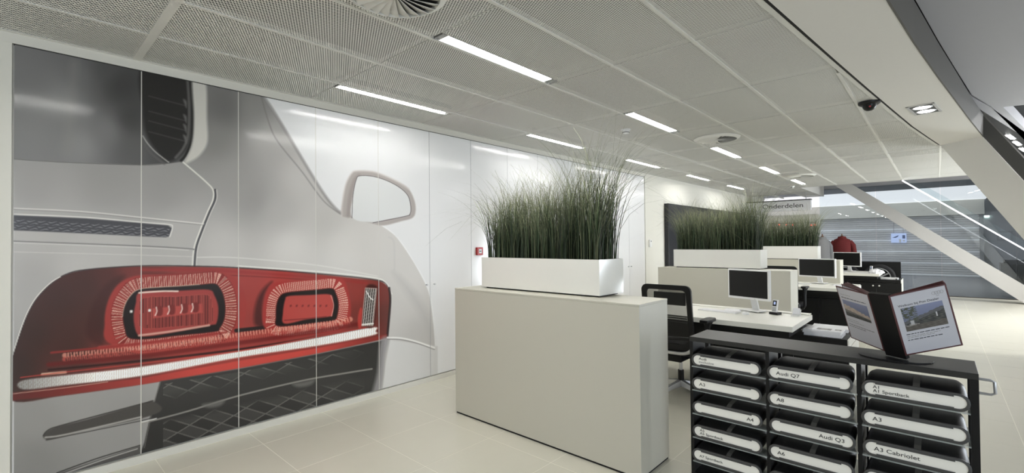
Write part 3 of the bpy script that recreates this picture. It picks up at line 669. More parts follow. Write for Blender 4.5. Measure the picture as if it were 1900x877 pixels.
for i, x in enumerate(LIGHTX):
    wash_lab = ['slim twin-line ceiling light by the panelled wall, outside the near edge', 'slim twin-line ceiling light by the panelled wall, just outside the frame'] if i < 2 else None
    o1 = ORD[max(i-2, 0)]
    if i >= 2: linear_light(3.577, x, True, (wash_lab[i] if wash_lab else f'slim twin-line ceiling light along the panelled wall, {o1} from the camera'), 'wall-side linear ceiling lights')
    linear_light(2.272, x, False, (f'bright linear ceiling light in the middle row, {o1} from the camera' if i >= 2 else ['bright linear ceiling light of the middle row behind the camera', 'bright linear ceiling light of the middle row above the frame'][i]), 'middle row of linear ceiling lights')
# swirl diffusers
def swirl(x, y, label, r=0.27):
    t = thing('air_diffuser', (x, y, ZC-0.004), label, 'air vent', 'swirl air diffusers in the ceiling')
    MB().lathe([(r, 0.004), (r, -0.004), (r-0.012, -0.010), (r-0.035, -0.026), (r-0.04, -0.026), (r-0.04, 0.002)], (x, y, ZC-0.004), (0, 0, 1), 40).build('ring', 'frame', t, smooth=True)
    MB().lathe([(0.001, 0.0), (r-0.04, 0.0)], (x, y, ZC-0.004), (0, 0, 1), 40).build('back_plate', 'rim', t)
    MB().lathe([(0.03, 0.02), (0.03, -0.004), (0.001, -0.006)], (x, y, ZC-0.028), (0, 0, 1), 16).build('hub', 'frame', t, smooth=True)
    n = 24
    for k in range(n):
        a = 2*PI*k/n; d = np.array([math.cos(a), math.sin(a), 0]); e = np.array([-math.sin(a), math.cos(a), 0]); c = np.array([x, y, ZC-0.028])
        ri, ro = 0.032, r-0.042
        v = MB(); wi, wo = 0.006, (2*PI*ro/n)*0.66
        V = [c+d*ri+e*(-wi)+(0, 0, 0.0), c+d*ri+e*wi+(0, 0, 0.012), c+d*ro+e*wo*0.9+(0, 0, 0.022), c+d*(ro*0.6)+e*(-wo*0.5)+(0, 0, -0.003), c+d*ro+e*(-wo)+(0, 0, -0.004)]
        V2 = [p+np.array([0, 0, 0.002]) for p in V]
        v.add(V+V2, [(0, 3, 4, 2, 1), (6, 7, 9, 8, 5), (0, 1, 6, 5), (1, 2, 7, 6), (2, 4, 9, 7), (4, 3, 8, 9), (3, 0, 5, 8)]); v.build('vane', 'frame', t)
    return t
swirl(1.33, 2.02, 'round swirl air diffuser cut by the top edge of the picture')
swirl(6.03, 2.03, 'round swirl air diffuser in the ceiling above the desks')
swirl(10.74, 2.01, 'small-looking round swirl air diffuser farthest along the ceiling')
for x, y, lab in ((4.82, 2.63, 'white round smoke detector on the ceiling above the front planter'), (12.73, 2.55, 'white round smoke detector on the ceiling near the far sign')):
    t = thing('smoke_detector', (x, y, ZC), lab, 'smoke detector', 'ceiling smoke detectors')
    MB().lathe([(0.001, -0.016), (0.05, -0.016), (0.055, -0.008), (0.055, 0)], (x, y, ZC), (0, 0, 1), 24).build('base', 'plastic_w', t, smooth=True)
    MB().lathe([(0.001, -0.05), (0.026, -0.05), (0.034, -0.044), (0.04, -0.022), (0.044, -0.016)], (x, y, ZC), (0, 0, 1), 24).build('head', 'plastic_w', t, smooth=True)
    MB().lathe([(0.0385, -0.04), (0.0395, -0.04), (0.0405, -0.034), (0.0385, -0.034)], (x, y, ZC), (0, 0, 1), 24).build('slot', 'shadow', t)
# dome camera
t = thing('dome_camera', (5.48, 0.455, ZC), 'black dome security camera on the ceiling beside the soffit', 'camera')
MB().lathe([(0.001, -0.03), (0.07, -0.03), (0.085, -0.02), (0.088, 0)], (5.48, 0.455, ZC), (0, 0, 1), 28).build('base', 'plastic_b', t, smooth=True)
MB().lathe([(0.001, -0.085), (0.022, -0.082), (0.04, -0.07), (0.052, -0.05), (0.055, -0.03)], (5.48, 0.455, ZC), (0, 0, 1), 28).build('dome', 'screen', t, smooth=True)
MB().cyl((5.44, 0.45, ZC-0.05), (5.425, 0.445, ZC-0.055), 0.008, 10).build('lens', 'red', t)
# twin downlight in the soffit
dc = np.array([6.126, 0.08]); ex = np.array([0.0, -1.0]); 
ex = np.array([0.43, -0.055]); ex /= np.linalg.norm(ex); ey = np.array([-ex[1], ex[0]])
t = thing('twin_downlight', (dc[0], dc[1], ZS), 'square twin downlight lit in the pale soffit', 'ceiling light')
def P3(a, b_, z): q = dc+ex*a+ey*b_; return (q[0], q[1], z)
hx, hy = 0.225, 0.105
fr = MB()
for (a0, a1, b0, b1) in ((-hx, hx, -hy, -hy+0.02), (-hx, hx, hy-0.02, hy), (-hx, -hx+0.02, -hy, hy), (hx-0.02, hx, -hy, hy)):
    fr.prism([P3(a0, b0, ZS-0.006), P3(a1, b0, ZS-0.006), P3(a1, b1, ZS-0.006), P3(a0, b1, ZS-0.006)], (0, 0, 0.006))
fr.build('frame', 'chrome', t)
MB().prism([P3(-hx+.02, -hy+.02, ZS-0.003), P3(hx-.02, -hy+.02, ZS-0.003), P3(hx-.02, hy-.02, ZS-0.003), P3(-hx+.02, hy-.02, ZS-0.003)], (0, 0, 0.002)).build('insert', 'plastic_b', t)
for sgn in (-1, 1):
    q = dc+ex*0.098*sgn
    MB().lathe([(0.001, -0.001), (0.060, -0.001), (0.064, 0.002)], (q[0], q[1], ZS-0.006), (0, 0, 1), 24).build('lamp', 'spot', t)
    MB().lathe([(0.065, 0.0), (0.074, -0.003), (0.080, 0.003)], (q[0], q[1], ZS-0.006), (0, 0, 1), 24).build('lamp_ring', 'plastic_g', t, smooth=True)
# spots in the dark soffit
for k, (x, y, lab) in enumerate(((10.6, -0.86, 'small lit spot in the dark soffit, nearest of three'), (11.4, -1.0, 'small lit spot in the dark soffit, middle of three'), (12.3, -1.15, 'small lit spot in the dark soffit, farthest of three'))):
    t = thing('soffit_spot', (x, y, 3.07), lab, 'spotlight', 'spots in the dark soffit')
    dv = np.array([0.98, -0.2, 0.0]); ev = np.array([0.2, 0.98, 0.0])
    MB().obox((x, y, 3.076), (dv, ev, (0, 0, 1)), (0.24, 0.022, 0.003)).build('lamp', 'spot', t, bevel=0.002)
    MB().obox((x, y, 3.0815), (dv, ev, (0, 0, 1)), (0.27, 0.035, 0.0022)).build('rim', 'chrome', t)
# unseen fill downlights, added to brighten the floor on the right
k = 0
for x in (9.6, 12.2, 14.8):
    for y in (-2.2, -4.2, -6.2):
        t = thing('fill_downlight', (x, y, 3.495), f'round unseen downlight added to brighten the showroom floor, {ORD[k]} of nine', 'ceiling light', 'added fill downlights'); k += 1
        MB().lathe([(0.001, 0), (0.16, 0)], (x, y, 3.49), (0, 0, -1), 24).build('lamp', 'lamp_fill', t)
        MB().lathe([(0.16, 0.0), (0.18, 0.006), (0.19, -0.004)], (x, y, 3.49), (0, 0, -1), 24).build('rim', 'frame', t, smooth=True)
#OBJECTS#
# ================================================================== OFFICE FURNITURE
DX = 4.06     # the three workstations repeat along the wall
YA, YB = 1.39, 3.168
where = ['nearest the camera', 'in the middle workstation', 'at the farthest workstation']
def cabinet(x0, label):
    t = thing('screen_cabinet', (x0+0.205, (YA+YB)/2, 0), label, 'cabinet', 'white screen cabinets between the desks')
    MB().box(x0+0.006, x0+0.404, YA+0.006, YB-0.006, 0.0, 0.014).build('plinth', 'shadow', t)
    MB().box(x0, x0+0.41, YA, YB, 0.014, 1.088).build('body', 'cab', t, bevel=0.0015, seg=1)
    MB().box(x0-0.001, x0+0.411, YA-0.001, YB+0.001, 1.0885, 1.102).build('top', 'cab', t, bevel=0.0015, seg=1)
    return t
cabinet(2.69, 'large beige cabinet with a planter on top, nearest the camera')
cabinet(2.69+DX, 'beige screen cabinet behind the nearest desk and monitor')
cabinet(2.69+2*DX, 'beige screen cabinet behind the middle desk, mostly hidden')
PX0, PX1, PY0, PY1 = 2.845, 3.185, 1.775, 2.985
def planter(dx, label):
    t = thing('planter_box', ((PX0+PX1)/2+dx, (PY0+PY1)/2, 1.102), label, 'planter', 'white planters on the cabinets')
    x0, x1 = PX0+dx, PX1+dx
    MB().box(x0+0.03, x1-0.03, PY0+0.03, PY1-0.03, 1.102, 1.114).build('foot', 'shadow', t)
    b = MB(); z0, z1, w_ = 1.1142, 1.372, 0.012
    b.box(x0, x1, PY0, PY1, z0, z0+0.01); b.box(x0, x0+w_, PY0, PY1, z0+0.01, z1); b.box(x1-w_, x1, PY0, PY1, z0+0.01, z1); b.box(x0+w_, x1-w_, PY0, PY0+w_, z0+0.01, z1); b.box(x0+w_, x1-w_, PY1-w_, PY1, z0+0.01, z1)
    bm = bmesh.new()
    b.build('box', 'planter', t)
    MB().box(x0+w_, x1-w_, PY0+w_, PY1-w_, z1-0.05, z1-0.02).build('soil', 'soil', t)
    return t
planter(0, 'long white planter on the nearest cabinet')
planter(DX, 'long white planter on the second cabinet behind the nearest monitor')
planter(2*DX, 'long white planter on the farthest cabinet')
# ---- ornamental grass
def grass_mat():
    m = vcol_mat('grass_blades', 0.55, spec=0.3); return m
M['grass'] = grass_mat()
def grass(dx, seed, nb, nw, label, htf, wd=1.0):
    rg = np.random.default_rng(seed); seg = 7
    n = nb+nw
    X = rg.uniform(PX0+0.03, PX1-0.03, n)+dx; Yp = rg.uniform(PY0+0.025, PY1-0.025, n)
    clump = np.round((Yp-PY0)/0.055)*0.055+PY0; Yp = np.clip(Yp+(clump-Yp)*0.35, PY0+0.02, PY1-0.02)
    tY = (Yp-PY0)/(PY1-PY0)                       # 0 at the camera's right end
    wisp = np.arange(n) >= nb
    Hh = htf(tY)*rg.uniform(0.45, 1.05, n); Hh = np.where(wisp, htf(tY)*rg.uniform(0.9, 1.42, n), Hh)
    az = rg.uniform(0, 2*PI, n); arch = wisp & (rg.uniform(0, 1, n) < 0.35)
    endbias = np.where(tY > 0.9, 1, 0)-np.where(tY < 0.1, 1, 0)
    lean = np.abs(rg.normal(0.10, 0.06, n))*Hh; lean = np.where(wisp, rg.uniform(0.10, 0.40, n)*Hh, lean); lean = np.where(arch, rg.uniform(0.35, 0.62, n)*Hh, lean)
    edge = np.clip((np.abs(tY-0.5)-0.36)/0.14, 0, 1); lean = lean*(1+edge*1.1)
    dxy = np.stack([np.cos(az)*0.8, np.sin(az)+endbias*0.9], 1); dxy /= np.linalg.norm(dxy, axis=1)[:, None]
    pw = np.where(wisp, rg.uniform(2.0, 3.2, n), rg.uniform(1.6, 2.4, n))
    T = np.linspace(0, 1, seg+1)
    wid = np.where(wisp, rg.uniform(0.0010, 0.0018, n), rg.uniform(0.0018, 0.0042, n))*wd
    wa = rg.uniform(0, PI, n); wdir = np.stack([np.cos(wa), np.sin(wa), np.zeros(n)], 1)
    shade = rg.uniform(0.55, 1.0, n)+0.7*rg.uniform(0, 1, n)**3
    Vs = np.zeros((n, seg+1, 2, 3)); Cs = np.zeros((n, seg+1, 2, 3))
    droop = np.where(arch, rg.uniform(0.2, 0.75, n), np.where(wisp, rg.uniform(0.0, 0.3, n), 0.0))*lean
    base = np.array([46, 58, 38.]); mid = np.array([58, 74, 52.]); tip = np.array([158, 160, 128.])  # dark green base, deepened to imitate shade low in the clump; lighter tips
    for k, t_ in enumerate(T):
        off = lean*t_**pw
        c = np.stack([X+dxy[:, 0]*off, Yp+dxy[:, 1]*off, 1.345+Hh*(t_-0.12*t_**3)-droop*t_**4], 1)
        w_ = (wid*(1-t_)**0.7+0.0004)[:, None]*wdir
        Vs[:, k, 0] = c-w_; Vs[:, k, 1] = c+w_
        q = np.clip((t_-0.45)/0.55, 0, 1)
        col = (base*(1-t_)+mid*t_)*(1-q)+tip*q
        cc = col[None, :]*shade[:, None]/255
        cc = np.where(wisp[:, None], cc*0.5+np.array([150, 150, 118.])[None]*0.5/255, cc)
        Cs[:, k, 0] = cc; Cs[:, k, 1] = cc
    i = (np.arange(n)*(seg+1)*2)[:, None]+np.arange(seg)[None, :]*2; i = i.ravel()
    Q = np.stack([i, i+1, i+3, i+2], 1)
    P = Vs.reshape(-1, 3); org = np.array([(PX0+PX1)/2+dx, (PY0+PY1)/2, 1.345])
    o = raw_mesh('ornamental_grass', 'grass', P-org, Q, Cs.reshape(-1, 3), None); o.location = org
    tag(o, label, 'grass', kind='stuff')
    return o
grass(0, 3, 1750, 900, 'tall green ornamental grass filling the nearest planter', lambda t: 0.66+0.19*np.clip((0.42-t)/0.25, 0, 1)+0.02*np.sin(t*19))
grass(DX, 5, 1700, 900, 'tall green grass in the second planter before the charcoal panel', lambda t: 0.68+0.20*np.clip((0.42-t)/0.25, 0, 1)+0.03*np.sin(t*17))
grass(2*DX, 9, 1500, 650, 'tall green grass in the farthest planter before the sign', lambda t: 0.68+0.08*np.clip((0.5-t)/0.25, 0, 1)+0.03*np.sin(t*21))

# ---- desks
def desk(dx, label):
    t = thing('desk', (5.08+dx, 1.83, 0), label, 'desk', 'white desks in a row')
    MB().box(4.632+dx, 5.50+dx, 0.945, 2.72, 0.693, 0.742).build('top', 'desk', t, bevel=0.002, seg=1)
    MB().box(5.44+dx, 5.545+dx, 0.96, 2.72, 0.7425, 0.752).build('cable_lid', 'desk', t, bevel=0.002, seg=1)
    MB().box(4.72+dx, 5.46+dx, 0.99, 2.66, 0.63, 0.692).build('underframe', 'black', t)
    MB().box(4.75+dx, 5.45+dx, 2.60, 2.64, 0.0, 0.63).build('leg', 'black', t)
    MB().box(5.40+dx, 5.42+dx, 1.9, 2.60, 0.15, 0.63).build('modesty_panel', 'black', t)
    return t
desk(0, 'white desk nearest the camera, behind the black trolley')
desk(DX, 'white desk in the middle of the row')
desk(2*DX, 'white desk farthest along the row')
def credenza(dx, label, knobs=True):
    t = thing('credenza', (5.35+dx, 1.2, 0), label, 'cabinet', 'black low cabinets beside the desks')
    x0, x1, y0, y1 = 5.08+dx, 5.78+dx, 0.597, 1.88
    MB().box(x0+0.012, x1-0.012, y0+0.012, y1, 0.03, 0.527).build('body', 'plastic_g', t)
    MB().box(x0+0.03, x1-0.03, y0+0.03, y1-0.02, 0.0, 0.03).build('plinth', 'shadow', t)
    MB().box(x0, x1, y0+0.012, y1, 0.532, 0.602).build('top', 'black', t, bevel=0.002, seg=1)
    MB().box(x0, x1, y0, y0+0.011, 0.532, 0.601).build('top_edge', 'desk', t)
    MB().box(x0+0.012, x1-0.012, y0, y0+0.0118, 0.03, 0.526).build('side_panel', 'desk', t)
    for k, (a, c) in enumerate(((y0+0.002, 1.03), (1.036, 1.46), (1.466, y1))):
        d = MB().box(x0-0.008, x0+0.0115, a, c, 0.035, 0.529).build('door', 'black', t, bevel=0.001, seg=1)
        if k < 2:
            yk = 0.98 if k == 0 else 1.09
            MB().lathe([(0.006, 0), (0.006, 0.012), (0.017, 0.016), (0.017, 0.024), (0.001, 0.028)], (x0-0.008, yk, 0.46), (-1, 0, 0), 14).build('knob', 'desk', d, smooth=True)
    return t
credenza(0, 'low black cabinet under the nearest desk, with brochures on it')
credenza(DX, 'low black cabinet under the middle desk')
credenza(2*DX, 'low black cabinet with two white knobs under the farthest desk')

# ---- monitors
def monitor(cx, cy, cz, wd, ht, yaw, label, ztop=0.752):
    t = thing('monitor', (cx, cy, ztop), label, 'monitor', 'white monitors on the desks')
    wv = np.array([math.sin(yaw), -math.cos(yaw), 0]); nv = np.array([-math.cos(yaw), -math.sin(yaw), 0]); zv = np.array([0, 0, 1.0]); c = np.array([cx, cy, cz])
    MB().obox(c-nv*0.02, (wv, zv, nv), (wd/2, ht/2, 0.018)).build('casing', 'plastic_w', t, bevel=0.003)
    MB().obox(c+(0, 0, 0.004), (wv, zv, nv), (wd/2-0.016, ht/2-0.02, 0.0012)).build('screen', 'screen', t)
    MB().obox(c+wv*wd*0.17+(0, 0, -ht/2+0.009), (wv, zv, nv), (0.006, 0.002, 0.0012)).build('power_button', 'plastic_g', t)
    f0 = c-nv*0.13; f0[2] = ztop
    s = MB(); w2 = 0.038
    P = []
    for off, z in ((-0.05, cz-0.02), (-0.075, cz-0.11), (-0.12, ztop+0.03), (-0.13, ztop+0.008)):
        q = c+nv*off; P.append((q[0], q[1], z))
    V = []
    for q in P: V += [np.array(q)-wv*w2, np.array(q)+wv*w2, np.array(q)+wv*w2-nv*0.016, np.array(q)-wv*w2-nv*0.016]
    F = [(3, 2, 1, 0), (12, 13, 14, 15)]
    for i in range(3):
        for k in range(4): F.append((4*i+k, 4*i+(k+1) % 4, 4*i+4+(k+1) % 4, 4*i+4+k))
    s.add(V, F); s.build('stand', 'plastic_w', t, bevel=0.002, seg=1)
    MB().obox((c[0]-nv[0]*0.09, c[1]-nv[1]*0.09, ztop+0.005), (wv, nv, zv), (0.11, 0.075, 0.0045)).build('foot', 'plastic_w', t, bevel=0.003)
    return t
monitor(5.29, 1.487, 1.036, 0.466, 0.316, math.radians(-18.9), 'white-framed monitor on the nearest desk')
monitor(9.41, 1.547, 1.018, 0.585, 0.319, math.radians(-16.0), 'white-framed monitor on the middle desk')
monitor(13.47, 1.60, 1.030, 0.60, 0.335, math.radians(-22.0), 'white-framed monitor on the farthest desk')

# ---- small things on the desks
def keyboard(x, y, rz, label):
    t = thing('keyboard', (x, y, 0.742), label, 'keyboard', 'white keyboards'); t.rotation_euler = (0, 0, rz)
    c, s = math.cos(rz), math.sin(rz); e1 = np.array([c, s, 0]); e2 = np.array([-s, c, 0]); z = np.array([0, 0, 1.0])
    MB().obox((x, y, 0.747), (e1, e2, z), (0.062, 0.205, 0.0045)).build('body', 'plastic_w', t, bevel=0.002, seg=1)
    k = MB()
    for i in range(5):
        for j in range(14): k.obox(np.array([x, y, 0.753])+e1*(-0.042+i*0.021)+e2*(-0.182+j*0.028), (e1, e2, z), (0.0088, 0.0115, 0.0018))
    k = k.build('keys', 'paper', t); k['kind'] = 'stuff'
    return t
keyboard(5.16, 1.74, math.radians(-8), 'white keyboard on the nearest desk')
keyboard(9.22, 1.80, math.radians(-4), 'white keyboard on the middle desk')
keyboard(13.25, 1.78, 0, 'white keyboard on the farthest desk')
def mouse(x, y, label):
    t = thing('mouse', (x, y, 0.742), label, 'mouse')
    m_ = MB(); n = 14; R = []
    prof = [(1.0, 0.0), (1.0, 0.008), (0.92, 0.018), (0.7, 0.026), (0.35, 0.031), (0.02, 0.032)]
    V = [(x+0.052*r*math.cos(2*PI*k/n), y+0.032*r*math.sin(2*PI*k/n), 0.742+h) for r, h in prof for k in range(n)]
    F = [(i*n+k, i*n+(k+1) % n, (i+1)*n+(k+1) % n, (i+1)*n+k) for i in range(len(prof)-1) for k in range(n)]
    m_.add(V, F); m_.build('shell', 'plastic_w', t, smooth=True)
    path = [(x+0.05, y, 0.748), (x+0.11, y+0.02, 0.746), (x+0.17, y-0.02, 0.76), (x+0.20, y-0.09, 0.752), (x+0.235, y-0.10, 0.747), (x+0.27, y-0.11, 0.747)]
    MB().tube([tuple(p) for p in spline(path, False, 5)], 0.0022, 6).build('cable', 'plastic_w', t, smooth=True)
mouse(5.125, 1.465, 'white corded mouse on the nearest desk')
def paper_pile(x, y, z, w_, d_, rz, n, label, cat='papers', printed=False, name='paper_pile', grp=None):
    t = thing(name, (x, y, z), label, cat, grp); zz = z+0.0002
    for k in range(n):
        a = rz+random.uniform(-0.05, 0.05); c, s = math.cos(a), math.sin(a); th = 0.0014 if not printed else 0.0055
        px, py = x+random.uniform(-0.006, 0.006), y+random.uniform(-0.006, 0.006)
        o = MB().obox((px, py, zz+th), ((c, s, 0), (-s, c, 0), (0, 0, 1)), (d_/2, w_/2, th-0.0002)).build('sheet' if not printed else 'brochure', 'paper', t); zz += 2*th
    return t, zz
paper_pile(5.315, 1.645, 0.742, 0.15, 0.21, 0.3, 3, 'loose white papers between keyboard and monitor on the nearest desk')
t, zz = paper_pile(5.235, 0.807, 0.602, 0.297, 0.225, 0.0, 5, 'stack of white brochures on the black cabinet beside the nearest desk', 'brochures', True, 'brochure_stack')
def bro_cols(U, V, P):
    c = np.tile(np.array([120, 118, 116.])/255, (len(U), 1)); n_ = np.sin(U*23)*np.sin(V*31+U*9); c += n_[:, None]*0.18; c[(U > .25) & (U < .75) & (V > .35) & (V < .7)] = (0.75, 0.74, 0.72); return c
color_grid('cover_photo', 'photo', lambda U, V: np.stack([5.17+0.10*V, 0.86-0.115*U, np.full(len(U), zz+0.0006)], 1), 24, 16, bro_cols, t)
color_grid('cover_photo', 'photo', lambda U, V: np.stack([5.20+0.06*V, 0.72-0.05*U, np.full(len(U), zz+0.0006)], 1), 12, 12, bro_cols, t)
paper_pile(5.56, 0.80, 0.602, 0.30, 0.22, 0.05, 3, 'second stack of white brochures at the back of the black cabinet', 'brochures', True, 'brochure_stack')
paper_pile(9.28, 1.18, 0.742, 0.22, 0.30, 0.2, 2, 'white papers at the right end of the middle desk')
paper_pile(9.62, 0.78, 0.602, 0.20, 0.28, 0.1, 2, 'white papers on the black cabinet by the middle desk')
def cordless(x, y, label):
    t = thing('cordless_phone', (x, y, 0.742), label, 'phone', 'cordless phones')
    wv = np.array([math.sin(-0.3), -math.cos(-0.3), 0]); nv = np.array([-math.cos(-0.3), -math.sin(-0.3), 0]); up_ = np.array([0, 0, 1.0])*0.97-nv*0.22; up_ /= np.linalg.norm(up_); n2 = np.cross(wv, up_)
    if np.dot(n2, nv) < 0: n2 = -n2
    MB().obox((x, y, 0.755), (wv, nv, (0, 0, 1)), (0.043, 0.04, 0.0128)).build('cradle', 'plastic_b', t, bevel=0.004)
    c = np.array([x, y, 0.825])
    MB().obox(c, (wv, up_, n2), (0.025, 0.068, 0.012)).build('handset', 'plastic_w', t, bevel=0.005)
    MB().obox(c+n2*0.0125+up_*0.028, (wv, up_, n2), (0.019, 0.028, 0.001)).build('display', 'screen', t)
    MB().obox(c+n2*0.0136+up_*0.03, (wv, up_, n2), (0.009, 0.014, 0.0004)).build('screen_light', 'blueglow', t)
    k = MB()
    for i in range(3):
        for j in range(3): k.obox(c+n2*0.0126+wv*(-0.013+0.013*i)+up_*(-0.015-0.015*j), (wv, up_, n2), (0.0045, 0.005, 0.0008))
    k = k.build('keypad', 'plastic_g', t); k['kind'] = 'stuff'
cordless(5.31, 1.235, 'silver cordless phone in its black cradle on the nearest desk')
cordless(13.32, 1.13, 'cordless phone on the farthest desk')
t = thing('card_holder', (5.35, 1.06, 0.742), 'small white card holder at the right corner of the nearest desk', 'card holder')
MB().prism([(5.30, 1.095, 0.742), (5.40, 1.095, 0.742), (5.40, 1.095, 0.746), (5.37, 1.095, 0.747), (5.40, 1.095, 0.80), (5.394, 1.095, 0.80), (5.36, 1.095, 0.747), (5.30, 1.095, 0.746)], (0, -0.075, 0)).build('holder', 'plastic_w', t)
MB().obox((5.375, 1.058, 0.785), ((0, 1, 0), (0.45, 0, 0.89), (-0.89, 0, 0.45)), (0.03, 0.032, 0.003)).build('cards', 'paper', t)
t = thing('crumpled_paper', (13.1, 1.02, 0.742), 'crumpled white tissue lump on the farthest desk', 'tissue')
cl = MB(); n = 16; V = []; rg = np.random.default_rng(4)
for i, (r, h) in enumerate(((0.14, 0), (0.15, 0.02), (0.12, 0.055), (0.07, 0.085), (0.01, 0.09))):
    for k in range(n): a = 2*PI*k/n; rr = r*rg.uniform(0.75, 1.15); V.append((13.1+rr*0.8*math.cos(a), 1.02+rr*math.sin(a), 0.742+h*rg.uniform(0.8, 1.15) if i else 0.742))
cl.add(V, [(i*n+k, i*n+(k+1) % n, (i+1)*n+(k+1) % n, (i+1)*n+k) for i in range(4) for k in range(n)]).build('tissue', 'paper', t)
t = thing('document_tray', (13.42, 0.81, 0.602), 'flat white document tray on the farthest black cabinet', 'tray')
MB().box(13.25, 13.55, 0.66, 0.96, 0.602, 0.635).build('tray', 'plastic_w', t, bevel=0.004); MB().box(13.245, 13.2495, 0.67, 0.70, 0.61, 0.628).build('label_clip', 'plastic_b', t)

# ---- office chair
def chair(label):
    bx, by = 4.2, 1.875; t = thing('office_chair', (4.48, by, 0), label, 'chair', 'black office chairs')
    # backrest frame: rounded loop, curved in profile
    def prof(z): return bx+0.035*math.cos((z-0.52)/0.6*PI)-0.02-0.06*max(0, 0.62-z)*3
    hw = 0.238; z0, z1 = 0.50, 1.095
    loop = []
    def rr(w_, za, zb, r, m=6):
        P = []
        for (cy, cz, a0) in ((w_-r, zb-r, 0), (-w_+r, zb-r, PI/2), (-w_+r*1.6, za+r*1.6, PI), (w_-r*1.6, za+r*1.6, 1.5*PI)):
            q = r if cz > 0.8 else r*1.6
            for k in range(m+1): a = a0+PI/2*k/m; P.append((cy+q*math.cos(a), cz+q*math.sin(a)))
        return P
    o_ = rr(hw, z0, z1, 0.055); i_ = rr(hw-0.045, z0+0.05, z1-0.045, 0.04)
    n = len(o_); f = MB(); V = []
    for off in (-0.012, 0.014):
        V += [(prof(z)+off, by+y, z) for y, z in o_]+[(prof(z)+off, by+y, z) for y, z in i_]
    F = []
    for k in range(n):
        j = (k+1) % n
        F += [(k, j, n+j, n+k), (2*n+j, 2*n+k, 3*n+k, 3*n+j), (j, k, 2*n+k, 2*n+j), (n+k, n+j, 3*n+j, 3*n+k)]
    f.add(V, F); f.build('back_frame', 'plastic_b', t, smooth=True)
    nm = MB(); ny, nz = 8, 12; V = [(prof(z)+0.006, by+y, z) for z in np.linspace(z0+0.03, z1-0.03, nz+1) for y in np.linspace(-hw+0.03, hw-0.03, ny+1)]
    nm.add(V, [(j*(ny+1)+i, j*(ny+1)+i+1, (j+1)*(ny+1)+i+1, (j+1)*(ny+1)+i) for j in range(nz) for i in range(ny)]); nm.build('back_mesh', 'netting', t)
    MB().box(bx+0.02, bx+0.04, by-0.155, by+0.155, 0.90, 1.02).build('neck_pad', 'leather', t, bevel=0.008)
    for k in range(4): MB().tube([(bx+0.04, by-0.16, 0.74+0.02*k), (bx+0.055, by, 0.738+0.02*k), (bx+0.04, by+0.16, 0.74+0.02*k)], 0.006, 6).build('lumbar_rib', 'plastic_b', t)
    MB().tube([(bx+0.04, by-0.2, 0.60), (bx+0.05, by, 0.58), (bx+0.04, by+0.2, 0.60)], 0.018, 8).build('lumbar_bar', 'plastic_b', t, smooth=True)
    MB().tube([tuple(p) for p in spline([(bx-0.01, by-0.235, 0.53), (bx-0.015, by-0.19, 0.485), (bx-0.01, by-0.12, 0.465), (bx-0.01, by, 0.462), (bx-0.01, by+0.12, 0.465), (bx-0.015, by+0.19, 0.485), (bx-0.01, by+0.235, 0.53)], False, 5)], 0.016, 8).build('back_yoke', 'chrome', t, smooth=True)
    MB().box(bx+0.03, bx+0.50, by-0.24, by+0.24, 0.43, 0.51).build('seat', 'leather', t, bevel=0.03, seg=3, smooth=True)
    MB().box(bx+0.06, bx+0.36, by-0.09, by+0.09, 0.36, 0.429).build('mechanism', 'plastic_b', t, bevel=0.012)
    for s in (-1, 1):
        a = MB(); y = by+s*0.285; x = bx+0.20
        a.tube([(x, by+s*0.2, 0.42), (x, y-s*0.02, 0.43), (x, y, 0.47), (x, y, 0.62), (x+0.01, y, 0.70), (x+0.02, y, 0.745)], [0.02, 0.021, 0.021, 0.021, 0.026, 0.045], 8)
        ar = a.build('arm_post', 'plastic_b', t, smooth=True)
        P = [(x-0.10, y-0.035), (x-0.02, y-0.048), (x+0.10, y-0.046), (x+0.14, y-0.03), (x+0.14, y+0.03), (x+0.10, y+0.046), (x-0.02, y+0.048), (x-0.10, y+0.035)]
        MB().prism([(p, q, 0.745) for p, q in P], (0, 0, 0.028)).build('arm_pad', 'plastic_b', t, bevel=0.008)
    cx = bx+0.27
    MB().cyl((cx, by, 0.11), (cx, by, 0.24), 0.028, 14).build('column_sleeve', 'plastic_b', t, smooth=True)
    MB().cyl((cx, by, 0.24), (cx, by, 0.362), 0.016, 14).build('gas_lift', 'chrome', t, smooth=True)
    for k in range(5):
        a = 2*PI*k/5+PI*0.94; d = np.array([math.cos(a), math.sin(a), 0]); e = np.array([-d[1], d[0], 0]); c = np.array([cx, by, 0])
        l = MB(); V = []
        for r, hw_, zt, zb in ((0.02, 0.03, 0.145, 0.09), (0.16, 0.024, 0.125, 0.085), (0.31, 0.017, 0.092, 0.068)):
            V += [c+d*r-e*hw_+(0, 0, zb), c+d*r+e*hw_+(0, 0, zb), c+d*r+e*hw_*0.7+(0, 0, zt), c+d*r-e*hw_*0.7+(0, 0, zt)]
        F = [(0, 1, 2, 3), (11, 10, 9, 8)]
        for i in range(2):
            for q in range(4): F.append((4*i+q, 4*i+4+q, 4*i+4+(q+1) % 4, 4*i+(q+1) % 4))
        l.add(V, F); lg = l.build('base_arm', 'chrome', t, bevel=0.004)
        q = c+d*0.30
        wh = MB()
        for s in (-1, 1): wh.cyl(tuple(q+e*0.006*s+(0, 0, 0.028)), tuple(q+e*0.026*s+(0, 0, 0.028)), 0.028, 14)
        wh.cyl(tuple(q+(0, 0, 0.03)), tuple(q+(0, 0, 0.07)), 0.008, 8); wh.build('castor', 'plastic_b', lg)
    return t
c0 = chair('black mesh-back office chair at the nearest desk, behind the big cabinet')
for k, lab in ((1, 'black office chair at the middle desk, mostly hidden behind a cabinet'), (2, 'black office chair at the farthest desk, hidden behind the cabinets')):
    if k == 2: continue
    c = copy_tree(c0); c.location = (4.48+DX*k, 1.875-0.04, 0); c['label'] = lab

